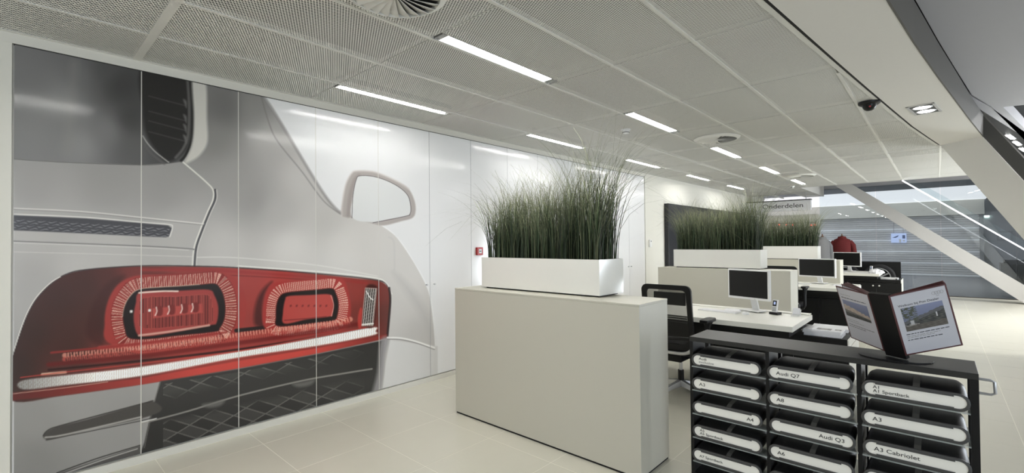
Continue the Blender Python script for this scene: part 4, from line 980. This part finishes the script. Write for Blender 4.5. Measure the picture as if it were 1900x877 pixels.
# ================================================================== SAMPLE TROLLEY
TX0_, TX1_, TY0_, TY1_ = 2.905, 3.205, -0.124, 1.160
t = thing('sample_trolley', ((TX0_+TX1_)/2, 0.52, 0), 'black open shelf trolley full of sample cases in the right foreground', 'shelf unit')
TR = t
MB().box(TX0_, TX1_, TY0_, TY1_, 0.872, 0.900).build('top', 'trolley', t, bevel=0.001, seg=1)
for (a, b_) in ((TY1_-0.020, TY1_), (0.711, 0.730), (0.294, 0.314), (TY0_, TY0_+0.028)):
    MB().box(TX0_+0.001, TX0_+0.03, a, b_, 0.06, 0.8715).build('post', 'black', t)
    MB().box(TX1_-0.03, TX1_-0.001, a, b_, 0.06, 0.8715).build('post', 'black', t)
for (a, b_) in ((TY1_-0.018, TY1_-0.006), (0.714, 0.727), (0.297, 0.311)):
    MB().box(TX0_+0.031, TX1_-0.09, a, b_, 0.06, 0.8715).build('divider', 'black', t)
MB().box(TX0_, TX1_, TY0_, TY1_, 0.035, 0.0595).build('bottom', 'black', t)
for (x, y) in ((TX0_+0.04, TY0_+0.04), (TX0_+0.04, TY1_-0.04), (TX1_-0.04, TY0_+0.04), (TX1_-0.04, TY1_-0.04)):
    MB().cyl((x, y-0.01, 0.0175), (x, y+0.01, 0.0175), 0.0173, 14).build('wheel', 'plastic_b', t, smooth=True)
SH = [0.722-0.1465*k for k in range(5)]
for z in SH:
    for (a, b_) in ((0.7305, TY1_-0.0205), (0.3145, 0.7105), (TY0_+0.0285, 0.2935)):
        o = MB().box(TX0_-0.012, TX1_-0.02, a-0.004 if a > .3 else a, b_+0.004 if b_ > 1 else b_, z-0.0062, z).build('glass_shelf', 'shelf_glass', t)
MB().tube([(3.10, TY0_, 0.838), (3.10, TY0_-0.048, 0.838), (3.10, TY0_-0.06, 0.832), (3.10, TY0_-0.062, 0.78), (3.10, TY0_-0.048, 0.772), (3.10, TY0_, 0.772)], 0.0065, 8).build('handle', 'chrome', t, smooth=True)
colw = [(0.948, 0.396), (0.5235, 0.393), (0.098, 0.390)]
texts = {(0, 0): [('Audi', 'ink', 0), ('exclusive', 'ink_g', 1)], (0, 1): [('A3', 'ink', 2)], (0, 2): [('A4', 'ink', 3)], (0, 3): [('A5', 'ink', 0), ('A5 Sportback', 'ink', 1)], (0, 4): [('A7 Sportback', 'ink', 2)],
         (1, 0): [('Audi Q7', 'ink', 2)], (1, 1): [('A8', 'ink', 2)], (1, 2): [('Audi Q3', 'ink', 3)], (1, 3): [('A6', 'ink', 2)],
         (2, 0): [('A1', 'ink', 0), ('A1 Sportback', 'ink', 1)], (2, 1): [('A3', 'ink', 2)], (2, 2): [('A3 Cabriolet', 'ink', 2)]}
cname = ['left', 'middle', 'right']; rname = ['top', 'second', 'third', 'fourth', 'fifth']
jit = {(0, 2): -0.002, (0, 4): 0.004, (1, 2): -0.007, (2, 1): 0.004}
for ci in range(3):
    for ri in range(5):
        cy, wd = colw[ci]; cy += jit.get((ci, ri), 0.0); zb = SH[ri]+0.0005; ht = 0.080; cz = zb+ht/2; xf = TX0_-0.012
        tags = 'lettering at right end' if texts.get((ci, ri), [(0, 0, 0)])[0][2] == 3 else 'pale label strip'
        c = thing('sample_case', (xf+0.13, cy, zb), f'black sample case, {tags}, {cname[ci]} column, {rname[ri]} shelf of trolley', 'sample case', 'sample cases in the black trolley')
        bd = stadium(cy, cz, wd-0.012, ht-0.008)
        back = [(y*0.9+cy*0.1, z+(0.016 if z > cz else 0)) for y, z in bd]
        bo = MB(); n = len(bd)
        V = [(xf+0.012, y, z) for y, z in bd]+[(xf+0.05, y, z+(0.010 if z > cz else 0)) for y, z in bd]+[(xf+0.19, y*0.97+cy*0.03, z+(0.018 if z > cz else 0)) for y, z in bd]+[(xf+0.255, y*0.94+cy*0.06, z+(0.010 if z > cz else 0)) for y, z in bd]
        F = [tuple(range(n-1, -1, -1)), tuple(3*n+k for k in range(n))]+[(i*n+k, i*n+(k+1) % n, (i+1)*n+(k+1) % n, (i+1)*n+k) for i in range(3) for k in range(n)]
        bo.add(V, F); bo.build('body', 'leather', c, smooth=True)
        o1 = stadium(cy, cz, wd, ht, 12); i1 = stadium(cy, cz, wd-0.026, ht-0.024, 12); n = len(o1)
        r_ = MB(); V = [(xf+0.002, y, z) for y, z in o1]+[(xf, y, z) for y, z in stadium(cy, cz, wd-0.006, ht-0.006, 12)]+[(xf, y, z) for y, z in stadium(cy, cz, wd-0.022, ht-0.020, 12)]+[(xf+0.006, y, z) for y, z in i1]+[(xf+0.013, y, z) for y, z in o1]
        F = [(i*n+(k+1) % n, i*n+k, (i+1)*n+k, (i+1)*n+(k+1) % n) for i in range(3) for k in range(n)]+[(k, (k+1) % n, 4*n+(k+1) % n, 4*n+k) for k in range(n)]
        r_.add(V, F); r_.build('front_rim', 'rim', c, smooth=True)
        MB().prism([(xf+0.0045, y, z) for y, z in stadium(cy, cz, wd-0.024, ht-0.022, 12)], (0.004, 0, 0)).build('label_plate', 'plate', c)
        for s in (-1, 1): MB().box(xf-0.0012, xf+0.004, cy-wd*0.36, cy+wd*0.36, cz+s*(ht/2-0.0125)-0.0035, cz+s*(ht/2-0.0125)+0.0035).build('clip_strip', 'rim', c)
        ys = cy-0.012
        MB().add([(xf+0.014, ys-0.013, cz+ht/2-0.002), (xf+0.014, ys+0.013, cz+ht/2-0.002), (xf+0.05, ys-0.013, cz+ht/2+0.0075), (xf+0.05, ys+0.013, cz+ht/2+0.0075), (xf+0.19, ys-0.013, cz+ht/2+0.0158), (xf+0.19, ys+0.013, cz+ht/2+0.0158),
                  (xf+0.014, ys-0.013, cz+ht/2-0.006), (xf+0.014, ys+0.013, cz+ht/2-0.006)], [(0, 1, 3, 2), (2, 3, 5, 4), (1, 0, 6, 7)]).build('strap', 'strap', c)
        for s_, mk, mode in texts.get((ci, ri), []):
            sz = 0.0275 if mode in (2, 3) else 0.021
            if (ci, ri) == (0, 4): sz = 0.021
            zt = {0: cz+0.003, 1: cz-0.016, 2: cz-0.010, 3: cz-0.010}[mode]
            y0 = cy+wd/2-0.045 if mode != 3 else cy-wd/2+0.045
            text_obj('lettering', s_, sz, mk, c, (xf+0.0036, y0, zt), (0, -1, 0), (0, 0, 1), 'LEFT' if mode != 3 else 'RIGHT', 0.0003, 1.18)

# ================================================================== FLIP DISPLAY
t = thing('flip_display', (3.0, 0.17, 0.900), 'black desktop flip display with maroon-edged pages, on the trolley', 'display stand')
bs = []
for k in range(17): a = PI*k/16; bs.append((3.045-0.115*math.sin(a)**0.8, 0.17+0.148*math.cos(a), 0.9003))
bs += [(3.055, 0.06, 0.9003), (3.055, 0.28, 0.9003)]
MB().prism(bs, (0, 0, 0.006)).build('base', 'plastic_b', t, bevel=0.001, seg=1)
n0 = np.array([-0.842, 0.539, 0]); wv = np.array([-0.539, -0.842, 0]); uv = np.array([-0.279, 0.179, 0.943]); nv = np.array([-0.795, 0.509, -0.332])
C = np.array([3.0095, 0.1671, 0.9267]); hgt, pw_ = 0.315, 0.235
MB().obox(C+uv*(hgt/2-0.008)-nv*0.012, (wv, uv, nv), (0.0495, hgt/2+0.012, 0.012)).build('spine', 'plastic_b', t, bevel=0.003)
def page(side, ang, extra, mk, thick, hoff=0.0):
    wd_ = (wv*math.cos(ang)+nv*math.sin(ang)) if side > 0 else (-wv*math.cos(ang)+nv*math.sin(ang))
    p0 = C+wv*(0.0493*side)+nv*extra; nn = np.cross(wd_, uv); nn /= np.linalg.norm(nn)
    if np.dot(nn, n0) < 0: nn = -nn
    return p0, wd_, nn
def sleeve(side, ang, extra, name, label=None):
    p0, wd_, nn = page(side, ang, extra, None, 0)
    cc = p0+wd_*(pw_/2)+uv*(hgt/2)
    s = MB().obox(cc-nn*0.0015, (wd_, uv, nn), (pw_/2, hgt/2, 0.0015)).build(name, 'maroon', t, bevel=0.001, seg=1)
    MB().obox(cc, (wd_, uv, nn), (pw_/2-0.008, hgt/2-0.0075, 0.0006)).build('sheet', 'page', s)
    return s, p0, wd_, nn
sr, p0r, wr, nr = sleeve(1, -1.0048, 0.0, 'page_sleeve')
for k in range(1, 5): sleeve(1, -1.0048-0.035*k, -0.004*k, 'page_sleeve')
sl, p0l, wl_, nl = sleeve(-1, -0.2694, 0.0, 'page_sleeve')
for k in range(1, 5): sleeve(-1, -0.2694-0.09-0.03*k, -0.004*k, 'page_sleeve')
def phc(U, V, P, kind=0):
    c = np.zeros((len(U), 3)); sky = np.array([118, 124, 150.]); c[:] = sky*(0.8+0.3*V[:, None])
    n1 = np.sin(U*31+np.sin(V*23)*2)*np.sin(V*37+U*11); n2 = np.sin(U*67+3)*np.sin(V*83+U*41)
    if kind == 0:
        roof = 0.42+0.38*U+0.02*n1; k = V < roof; c[k] = np.array([88, 88, 90])+14*n2[k][:, None]
        k = V < roof-0.13; c[k] = np.array([58, 58, 54])+np.array([22, 24, 18])*n1[k][:, None]+10*n2[k][:, None]
        k = (V < 0.26+0.05*n1) & (U < 0.35); c[k] = np.array([150, 146, 140])+24*n2[k][:, None]
        k = (V < 0.2+0.06*U); c[k] = np.array([86, 80, 72])+10*n1[k][:, None]
        k = (V > 0.52-0.5*U+0.1*n1) & (U < 0.34+0.05*n2) & (n1+0.6*n2 > -0.35); c[k] = np.array([70, 74, 58])+14*n2[k][:, None]
        k = (np.abs(U-0.8) < 0.012) & (V > .4) & (V < .6); c[k] = 190
        k = (U > .15) & (U < .24) & (V > .26) & (V < .42); c[k] = 176
    else:
        k = V < 0.75-0.42*U+0.03*n1; c[k] = np.array([176, 160, 148])+14*n1[k][:, None]
        k = V < 0.42-0.25*U; c[k] = np.array([112, 110, 108])+18*n2[k][:, None]
        k = V < 0.25-0.1*U; c[k] = np.array([70, 70, 70])+14*n1[k][:, None]
    return c/255
def on_page(p0, wd_, nn, a, b_, lift): return p0+wd_*(a*pw_)+uv*(b_*hgt)+nn*lift
def pics(sleeve_o, p0, wd_, nn, a0, a1, b0, b1, kind, flip):
    def pos(U, V):
        aa = a0+(a1-a0)*U; bb_ = b0+(b1-b0)*V
        return p0[None]+wd_[None]*(aa*pw_)[:, None]+uv[None]*(bb_*hgt)[:, None]+nn[None]*0.0009
    color_grid('page_photo', 'photo', pos, 90, 60, lambda U, V, P: phc(U, V, P, kind), sleeve_o)
# right page: reading direction is away from the spine
pics(sr, p0r, wr, nr, 0.14, 0.86, 0.38, 0.76, 0, 1)
text_obj('heading', 'Welkom bij Pon Dealer', 0.0155, 'ink', sr, on_page(p0r, wr, nr, 0.11, 0.785, 0.0009), wr, uv, 'LEFT', 0.0002, 1.12)
def text_line(par, p0, wd_, nn, a0, a1, b_, hh, mk, seed):
    # a line of print too small to read: short strokes the length of words
    rg = np.random.default_rng(seed); m_ = MB(); a = a0; sg = 1 if a1 > a0 else -1
    while (a1-a)*sg > 0.02:
        l = min(rg.uniform(0.03, 0.09), abs(a1-a)); c_ = on_page(p0, wd_, nn, a+sg*l/2, b_, 0.0009)
        m_.obox(c_, (wd_, uv, nn), (l*pw_/2, hh/2, 0.0001)); a += sg*(l+0.014)
    o = m_.build('body_text', mk, par); o['kind'] = 'stuff'
for k, (b_, a1, hh) in enumerate(((0.332, 0.86, 0.0034), (0.298, 0.70, 0.0024), (0.275, 0.62, 0.0024), (0.238, 0.74, 0.0034))):
    text_line(sr, p0r, wr, nr, 0.12, a1, b_, hh, 'ink_g' if k in (1, 2) else 'ink', k)
for k in range(4):
    r_ = MB(); c_ = on_page(p0r, wr, nr, 0.755+0.045*k, 0.895, 0.001); m_ = 20; V = []
    for rad in (0.0078, 0.0066): V += [c_+wr*rad*math.cos(2*PI*q/m_)+uv*rad*math.sin(2*PI*q/m_) for q in range(m_)]
    r_.add(V, [(q, (q+1) % m_, m_+(q+1) % m_, m_+q) for q in range(m_)]).build('logo_ring', 'ink_g', sr)
text_obj('logo_word', 'Audi', 0.006, 'ink_g', sr, on_page(p0r, wr, nr, 0.79, 0.845, 0.0009), wr, uv, 'LEFT', 0.0001)
# left page: reading direction runs towards the spine
rd = -wl_
pics(sl, p0l, wl_, nl, 0.90, 0.14, 0.46, 0.76, 1, 1)
for k, (b_, a1, hh) in enumerate(((0.86, 0.60, 0.0026), (0.805, 0.16, 0.0036), (0.395, 0.55, 0.0024), (0.36, 0.42, 0.0024), (0.30, 0.14, 0.0026), (0.265, 0.40, 0.0026))):
    text_line(sl, p0l, wl_, nl, 0.90, a1, b_, hh, 'ink_g' if k in (0, 2, 3) else 'ink', 20+k)

# ================================================================== WALL ITEMS
t = thing('fire_call_point', (3.85, YW-0.02, 1.35), 'small red fire call point on the white wall panels', 'alarm')
MB().box(3.80, 3.895, YW-0.03, YW, 1.352, 1.447).build('case', 'red', t, bevel=0.004); MB().box(3.825, 3.87, YW-0.032, YW-0.0302, 1.375, 1.425).build('pane', 'paper', t); MB().box(3.832, 3.863, YW-0.0332, YW-0.0322, 1.395, 1.405).build('mark', 'ink', t)
t = thing('wall_phone', (8.33, YW-0.03, 1.40), 'small white wall phone on the plain wall before the charcoal panel', 'wall phone')
MB().box(8.29, 8.37, YW-0.045, YW-0.0125, 1.39, 1.53).build('case', 'plastic_w', t, bevel=0.005); MB().box(8.32, 8.345, YW-0.0465, YW-0.0452, 1.49, 1.512).build('display', 'screen', t)
t = thing('charcoal_panel', (11.4, YW-0.07, 0.2), 'large charcoal panel on the wall behind the second planter', 'panel')
MB().box(9.0, 13.8, YW-0.10, YW-0.0122, 0.2, 2.262).build('board', 'darkpanel', t, bevel=0.003)
# parts-counter sign
t = thing('counter_sign', (14.55, 3.3, 2.28), 'white hanging sign with dark lettering above the parts counter', 'sign')
MB().box(14.5, 14.62, 2.483, YW-0.02, 2.30, 2.575).build('board', 'paper', t, bevel=0.002, seg=1)
MB().box(14.48, 14.64, 2.475, YW-0.02, 2.576, 2.60).build('top_strip', 'plastic_b', t)
for y in (2.6, 3.8): MB().cyl((14.56, y, 2.60), (14.56, y, 2.788), 0.008, 8).build('hanger', 'chrome', t)
text_obj('lettering', 'Onderdelen', 0.175, 'ink', t, (14.4985, 3.66, 2.385), (0, -1, 0), (0, 0, 1), 'LEFT', 0.001, 1.18)
t = thing('parts_counter', (15.0, 3.25, 0), 'pale parts counter under the hanging sign behind the far grass', 'counter')
MB().box(14.7, 15.3, 2.5, 4.05, 0, 1.1).build('body', 'desk', t, bevel=0.004); MB().box(14.66, 15.34, 2.48, 4.06, 1.1005, 1.13).build('top', 'desk', t, bevel=0.003)
t = thing('display_cabinet', (16.1, 3.3, 0), 'tall white display wall behind the parts counter', 'cabinet')
MB().box(15.9, 16.3, 2.55, 4.05, 0, 2.25).build('body', 'desk', t, bevel=0.004)
for z in (0.6, 1.1, 1.6, 2.0): MB().box(15.88, 15.899, 2.6, 4.0, z, z+0.015).build('rail', 'plastic_g', t)
# red lamps row on the display wall
for k, (y, z) in enumerate(((3.55, 1.97), (3.35, 1.96), (3.18, 1.95), (2.72, 1.93), (2.62, 1.93))):
    q = thing('red_indicator', (15.87, y, z), f'tiny red glowing indicator on the display wall, {ORD[k]} from the wall', 'indicator lamp', 'red indicators behind the grass')
    MB().lathe([(0.001, 0.008), (0.013, 0.006), (0.016, 0)], (15.879, y, z), (-1, 0, 0), 12).build('lens', 'redglow', q); MB().lathe([(0.022, 0.003), (0.017, 0.004), (0.017, 0)], (15.879, y, z), (-1, 0, 0), 12).build('bezel', 'plastic_g', q)

# ================================================================== FAR END
# wheels on show
t = thing('wheel_display', (14.62, 1.3, 0), 'low black display board behind the farthest desk, with wheels in front', 'display board')
MB().box(14.62, 14.68, 0.67, 2.3, 0.0, 0.945).build('board', 'black', t, bevel=0.003); MB().box(14.25, 14.6195, 0.72, 2.3, 0.0, 0.24).build('step', 'black', t, bevel=0.003)
def wheel(y, label):
    r = 0.325; c = (14.46, y, 0.2402+r); t = thing('alloy_wheel', (14.46, y, 0.2402), label, 'wheel', 'alloy wheels on show')
    MB().lathe([(0.235, -0.09), (0.27, -0.105), (0.305, -0.1), (0.322, -0.075), (0.325, 0), (0.322, 0.075), (0.305, 0.1), (0.27, 0.105), (0.235, 0.09)], c, (1, 0, 0), 40).build('tyre', 'tyre', t, smooth=True)
    MB().lathe([(0.238, -0.1), (0.235, -0.108), (0.222, -0.105), (0.215, -0.06), (0.215, 0.09), (0.24, 0.095)], c, (1, 0, 0), 40).build('rim', 'alloy', t, smooth=True)
    MB().lathe([(0.001, -0.075), (0.03, -0.072), (0.04, -0.06), (0.04, 0.0)], c, (1, 0, 0), 20).build('hub', 'alloy', t, smooth=True)
    for k in range(10):
        a = 2*PI*k/10+0.1; d = np.array([0, math.cos(a), math.sin(a)]); e = np.array([0, -math.sin(a), math.cos(a)]); cc = np.array(c)
        MB().prism([cc+d*0.03-e*0.011+(-0.06, 0, 0), cc+d*0.03+e*0.011+(-0.06, 0, 0), cc+d*0.222+e*0.019+(-0.085, 0, 0), cc+d*0.222-e*0.019+(-0.085, 0, 0)], (0.03, 0, 0)).build('spoke', 'alloy', t)
M['alloy'] = mat('alloy_silver', s8(205, 206, 206), 0.35, 0.4, noise=0.03, scale=40)
wheel(1.075, 'silver alloy wheel on the black board, right of the farthest monitor')
wheel(1.76, 'silver alloy wheel behind the farthest monitor')
# glass screen across the end of the office
gx = 16.5
win = MB().box(gx-0.03, gx+0.03, -6, 2.6, 0.0, 0.02).build('window_1', 'fascia'); struct(win)
for (a, b_) in ((2.60, 1.273), (1.267, -0.062), (-0.068, -1.397), (-1.403, -2.73), (-2.736, -4.06)):
    MB().box(gx-0.006, gx+0.006, b_+0.003, a-0.003, 0.0205, 3.0).build('pane', 'glass', win)
MB().box(gx-0.05, gx+0.05, -6, 4.2, 3.001, 3.3).build('head_beam', 'upper', win)
# diagonal brace in front of the glass
b_ = MB(); P = [(2.085, 3.0), (1.70, 3.0), (0.588, 2.065), (-0.362, 1.294), (-1.72, 0.2), (-1.93, 0.0), (-1.40, 0.0), (-1.17, 0.2)]
b_ = MB(); b_.prism([(15.5, 2.14, 3.05), (15.5, 1.76, 3.05), (15.5, -1.95, 0.0), (15.5, -1.44, 0.0)], (0.28, 0, 0)); b_ = b_.build('diagonal_brace', 'beam_g', bevel=0.004)
tag(b_, 'long pale diagonal brace standing before the far glass wall', 'brace')
# LED rail
L0 = np.array([13.32, 0.555, 2.786]); L1 = np.array([13.32, -2.2, 0.46])
d = (L1-L0)/np.linalg.norm(L1-L0); e = np.cross(d, (1, 0, 0))
t = thing('led_handrail', (13.32, -2.2, 0.2), 'bright diagonal light rail with glass balustrade at the right', 'handrail')
MB().obox((L0+L1)/2, (d, e, (1, 0, 0)), (np.linalg.norm(L1-L0)/2, 0.010, 0.015)).build('light_rail', 'led', t)
up_ = e if e[2] > 0 else -e
MB().obox((L0+L1)/2+up_*0.07+np.array([0.02, 0, 0]), (d, e, (1, 0, 0)), (np.linalg.norm(L1-L0)/2, 0.055, 0.005)).build('glass_edge', 'glass', t)
# glazed door unit of the showroom front, outside the frame: daylight comes in here
ca, sa = math.cos(math.radians(40)), math.sin(math.radians(40)); wc = np.array([12.8, -4.2]); fd = np.array([-sa, ca])*0.05; wd_ = np.array([ca, sa])
def wbar(a0, a1, z0, z1, nm):
    c = wc+fd+wd_*(a0+a1)/2; return MB().obox((c[0], c[1], (z0+z1)/2), ((ca, sa, 0), (-sa, ca, 0), (0, 0, 1)), ((a1-a0)/2, 0.03, (z1-z0)/2)).build(nm, 'plastic_g', w2_)
w2_ = MB().obox((wc[0], wc[1], 2.26), ((ca, sa, 0), (-sa, ca, 0), (0, 0, 1)), (0.82, 0.06, 0.03)).build('window_2', 'plastic_g'); struct(w2_)
for a0 in (-0.82, 0.76): wbar(a0, a0+0.06, 0.0, 2.229, 'frame_post')
for z in (0.0, 0.27, 0.56, 0.85, 1.5): wbar(-0.759, 0.759, z, z+0.03, 'transom')
# hall beyond the glass
o = MB().box(16.56, 26, -9, 4.3, -0.06, -0.002).build('floor_hall', 'hallfloor'); struct(o)
o = MB().box(18.3, 25.3, -1.36, 6.5, 3.0, 3.1).build('ceiling_hall', 'hallceil'); struct(o)
o = MB().box(16.56, 18.3, -9, 6.5, 2.99, 3.4).build('ceiling_link', 'upper'); struct(o)
o = MB().box(25.35, 25.6, -9, 8, 0.0, 3.6).build('wall_back', 'hallwall'); struct(o)
o = MB().box(18.3, 26, -9, -1.37, 3.0, 3.2).build('ceiling_side', 'fascia'); struct(o)
o = MB().box(16.56, 26, -9.2, -9, 0, 3.4).build('wall_right', 'hallwall'); struct(o)
o = MB().box(16.56, 26, 6.5, 6.7, 0, 3.4).build('wall_side', 'hallwall'); struct(o)
o = MB().box(24.85, 25.3, -1.31, 6.5, 2.42, 2.985).build('trim_2', 'trim'); struct(o)
# roller shutter of slats
sh = thing('roller_shutter', (25.2, 1.5, 0), 'closed grey roller shutter with white rails behind the far glass', 'roller shutter')
nsl = 26; hs = 2.42/nsl
for k in range(nsl):
    z = k*hs; lightr = k in (0, 5, 10, 15, 20)
    prf = [(25.18, z+0.002), (25.165, z+hs*0.25), (25.165, z+hs*0.75), (25.18, z+hs-0.004), (25.2, z+hs-0.004), (25.2, z+0.002)]
    MB().prism([(x, -1.18, zz_) for x, zz_ in prf], (0, 5.6, 0)).build('rail' if lightr else 'slat', 'shutter_l' if lightr else 'shutter', sh)
MB().box(25.1, 25.3, -1.29, -1.185, 0, 2.418).build('guide', 'plastic_g', sh)
t = thing('reflection_panel', (25.1, 1.2, 1.34), 'light blue reflection in the far glass, built as an added panel', 'screen')  # panel and hangers added to imitate a reflection in the glass
MB().box(25.08, 25.14, 0.951, 1.443, 1.348, 1.74).build('panel', 'blueglow', t)
MB().prism([(25.078, 1.40, 1.56), (25.078, 1.28, 1.62), (25.078, 1.20, 1.66), (25.078, 1.22, 1.60), (25.078, 1.30, 1.55)], (-0.004, 0, 0)).build('mark', 'bluedark', t)
MB().box(25.074, 25.078, 0.99, 1.08, 1.52, 1.66).build('mark', 'bluedark', t); MB().box(25.074, 25.078, 1.12, 1.19, 1.36, 1.50).build('mark', 'paper', t); MB().box(25.074, 25.078, 1.0, 1.07, 1.40, 1.46).build('mark', 'paper', t)
for y in (1.05, 1.35): MB().cyl((25.11, y, 1.74), (25.11, y, 2.43), 0.006, 6).build('hanger', 'plastic_g', t)
t = thing('exit_sign', (25.3, -1.26, 2.30), 'small pale exit sign high on the wall beside the shutter', 'sign')
MB().box(25.28, 25.349, -1.46, -1.33, 2.30, 2.37).build('panel', 'exit', t); MB().box(25.275, 25.35, -1.47, -1.32, 2.371, 2.385).build('cap', 'plastic_g', t)
# dark sideboard at the right behind the glass
t = thing('dark_sideboard', (22.2, -2.2, 0), 'dark sideboard behind the glass at the right edge', 'sideboard')
MB().box(21.9, 22.5, -3.2, -1.50, 0.0, 0.68).build('body', 'black', t, bevel=0.01); MB().box(22.0, 22.5, -3.2, -1.60, 0.6805, 0.78).build('raised_back', 'black', t, bevel=0.01)
t = thing('wall_picture', (25.3, -2.0, 1.2), 'small framed square on the grey wall right of the shutter', 'picture')
MB().box(25.31, 25.349, -2.05, -1.65, 1.42, 1.76).build('frame', 'plastic_g', t, bevel=0.004); MB().box(25.3, 25.3098, -2.0, -1.70, 1.47, 1.71).build('sheet', 'hallwall', t)
# clothes dummies
def dummy(x, y, zt, m, label, rz, wdth):
    t = thing('jacket_dummy', (x, y, 0), label, 'mannequin', 'jackets on stands')
    c, s = math.cos(rz), math.sin(rz)
    def E(w_, d_, z, n=16): return [(x+c*d_*math.cos(2*PI*k/n)-s*w_*math.sin(2*PI*k/n), y+s*d_*math.cos(2*PI*k/n)+c*w_*math.sin(2*PI*k/n), z) for k in range(n)]
    b = MB(); rows = [(0.24*wdth, 0.15, zt-0.80), (0.235*wdth, 0.15, zt-0.6), (0.22*wdth, 0.14, zt-0.4), (0.225*wdth, 0.14, zt-0.25), (0.23*wdth, 0.12, zt-0.15), (0.19*wdth, 0.10, zt-0.085), (0.10, 0.08, zt-0.05), (0.085, 0.08, zt)]
    V = [p for r in rows for p in E(*r)]; n = 16
    b.add(V, [(i*n+k, i*n+(k+1) % n, (i+1)*n+(k+1) % n, (i+1)*n+k) for i in range(len(rows)-1) for k in range(n)]+[tuple(range(n-1, -1, -1))]); b.build('jacket', m, t, smooth=True)
    for sg in (-1, 1):
        def q(w_, z, f=0.0): return (x-s*w_*sg+c*f, y+c*w_*sg+s*f, z)
        MB().tube([q(0.18*wdth, zt-0.13), q(0.255*wdth, zt-0.24), q(0.285*wdth, zt-0.42), q(0.275*wdth, zt-0.62, -0.04), q(0.26*wdth, zt-0.74, -0.07)], [0.06, 0.068, 0.06, 0.052, 0.045], 10).build('sleeve', m, t, smooth=True)
    MB().lathe([(0.001, 0.07), (0.012, 0.068), (0.018, 0.05), (0.01, 0.03), (0.03, 0.012), (0.045, 0.0)], (x, y, zt), (0, 0, 1), 14).build('neck_knob', 'wood', t, smooth=True)
    MB().cyl((x, y, 0.02), (x, y, zt-0.80), 0.015, 10).build('pole', 'chrome', t, smooth=True)
    MB().lathe([(0.001, 0.03), (0.02, 0.03), (0.15, 0.012), (0.16, 0.0)], (x, y, 0), (0, 0, 1), 24).build('base', 'chrome', t, smooth=True)
dummy(13.98, 2.155, 1.573, 'jacket_g', 'grey jacket on a dummy beside the far planter', 0.9, 0.80)
dummy(15.2, 1.90, 1.585, 'jacket_r', 'dark red jacket on a dummy behind the farthest monitor', 0.1, 0.92)
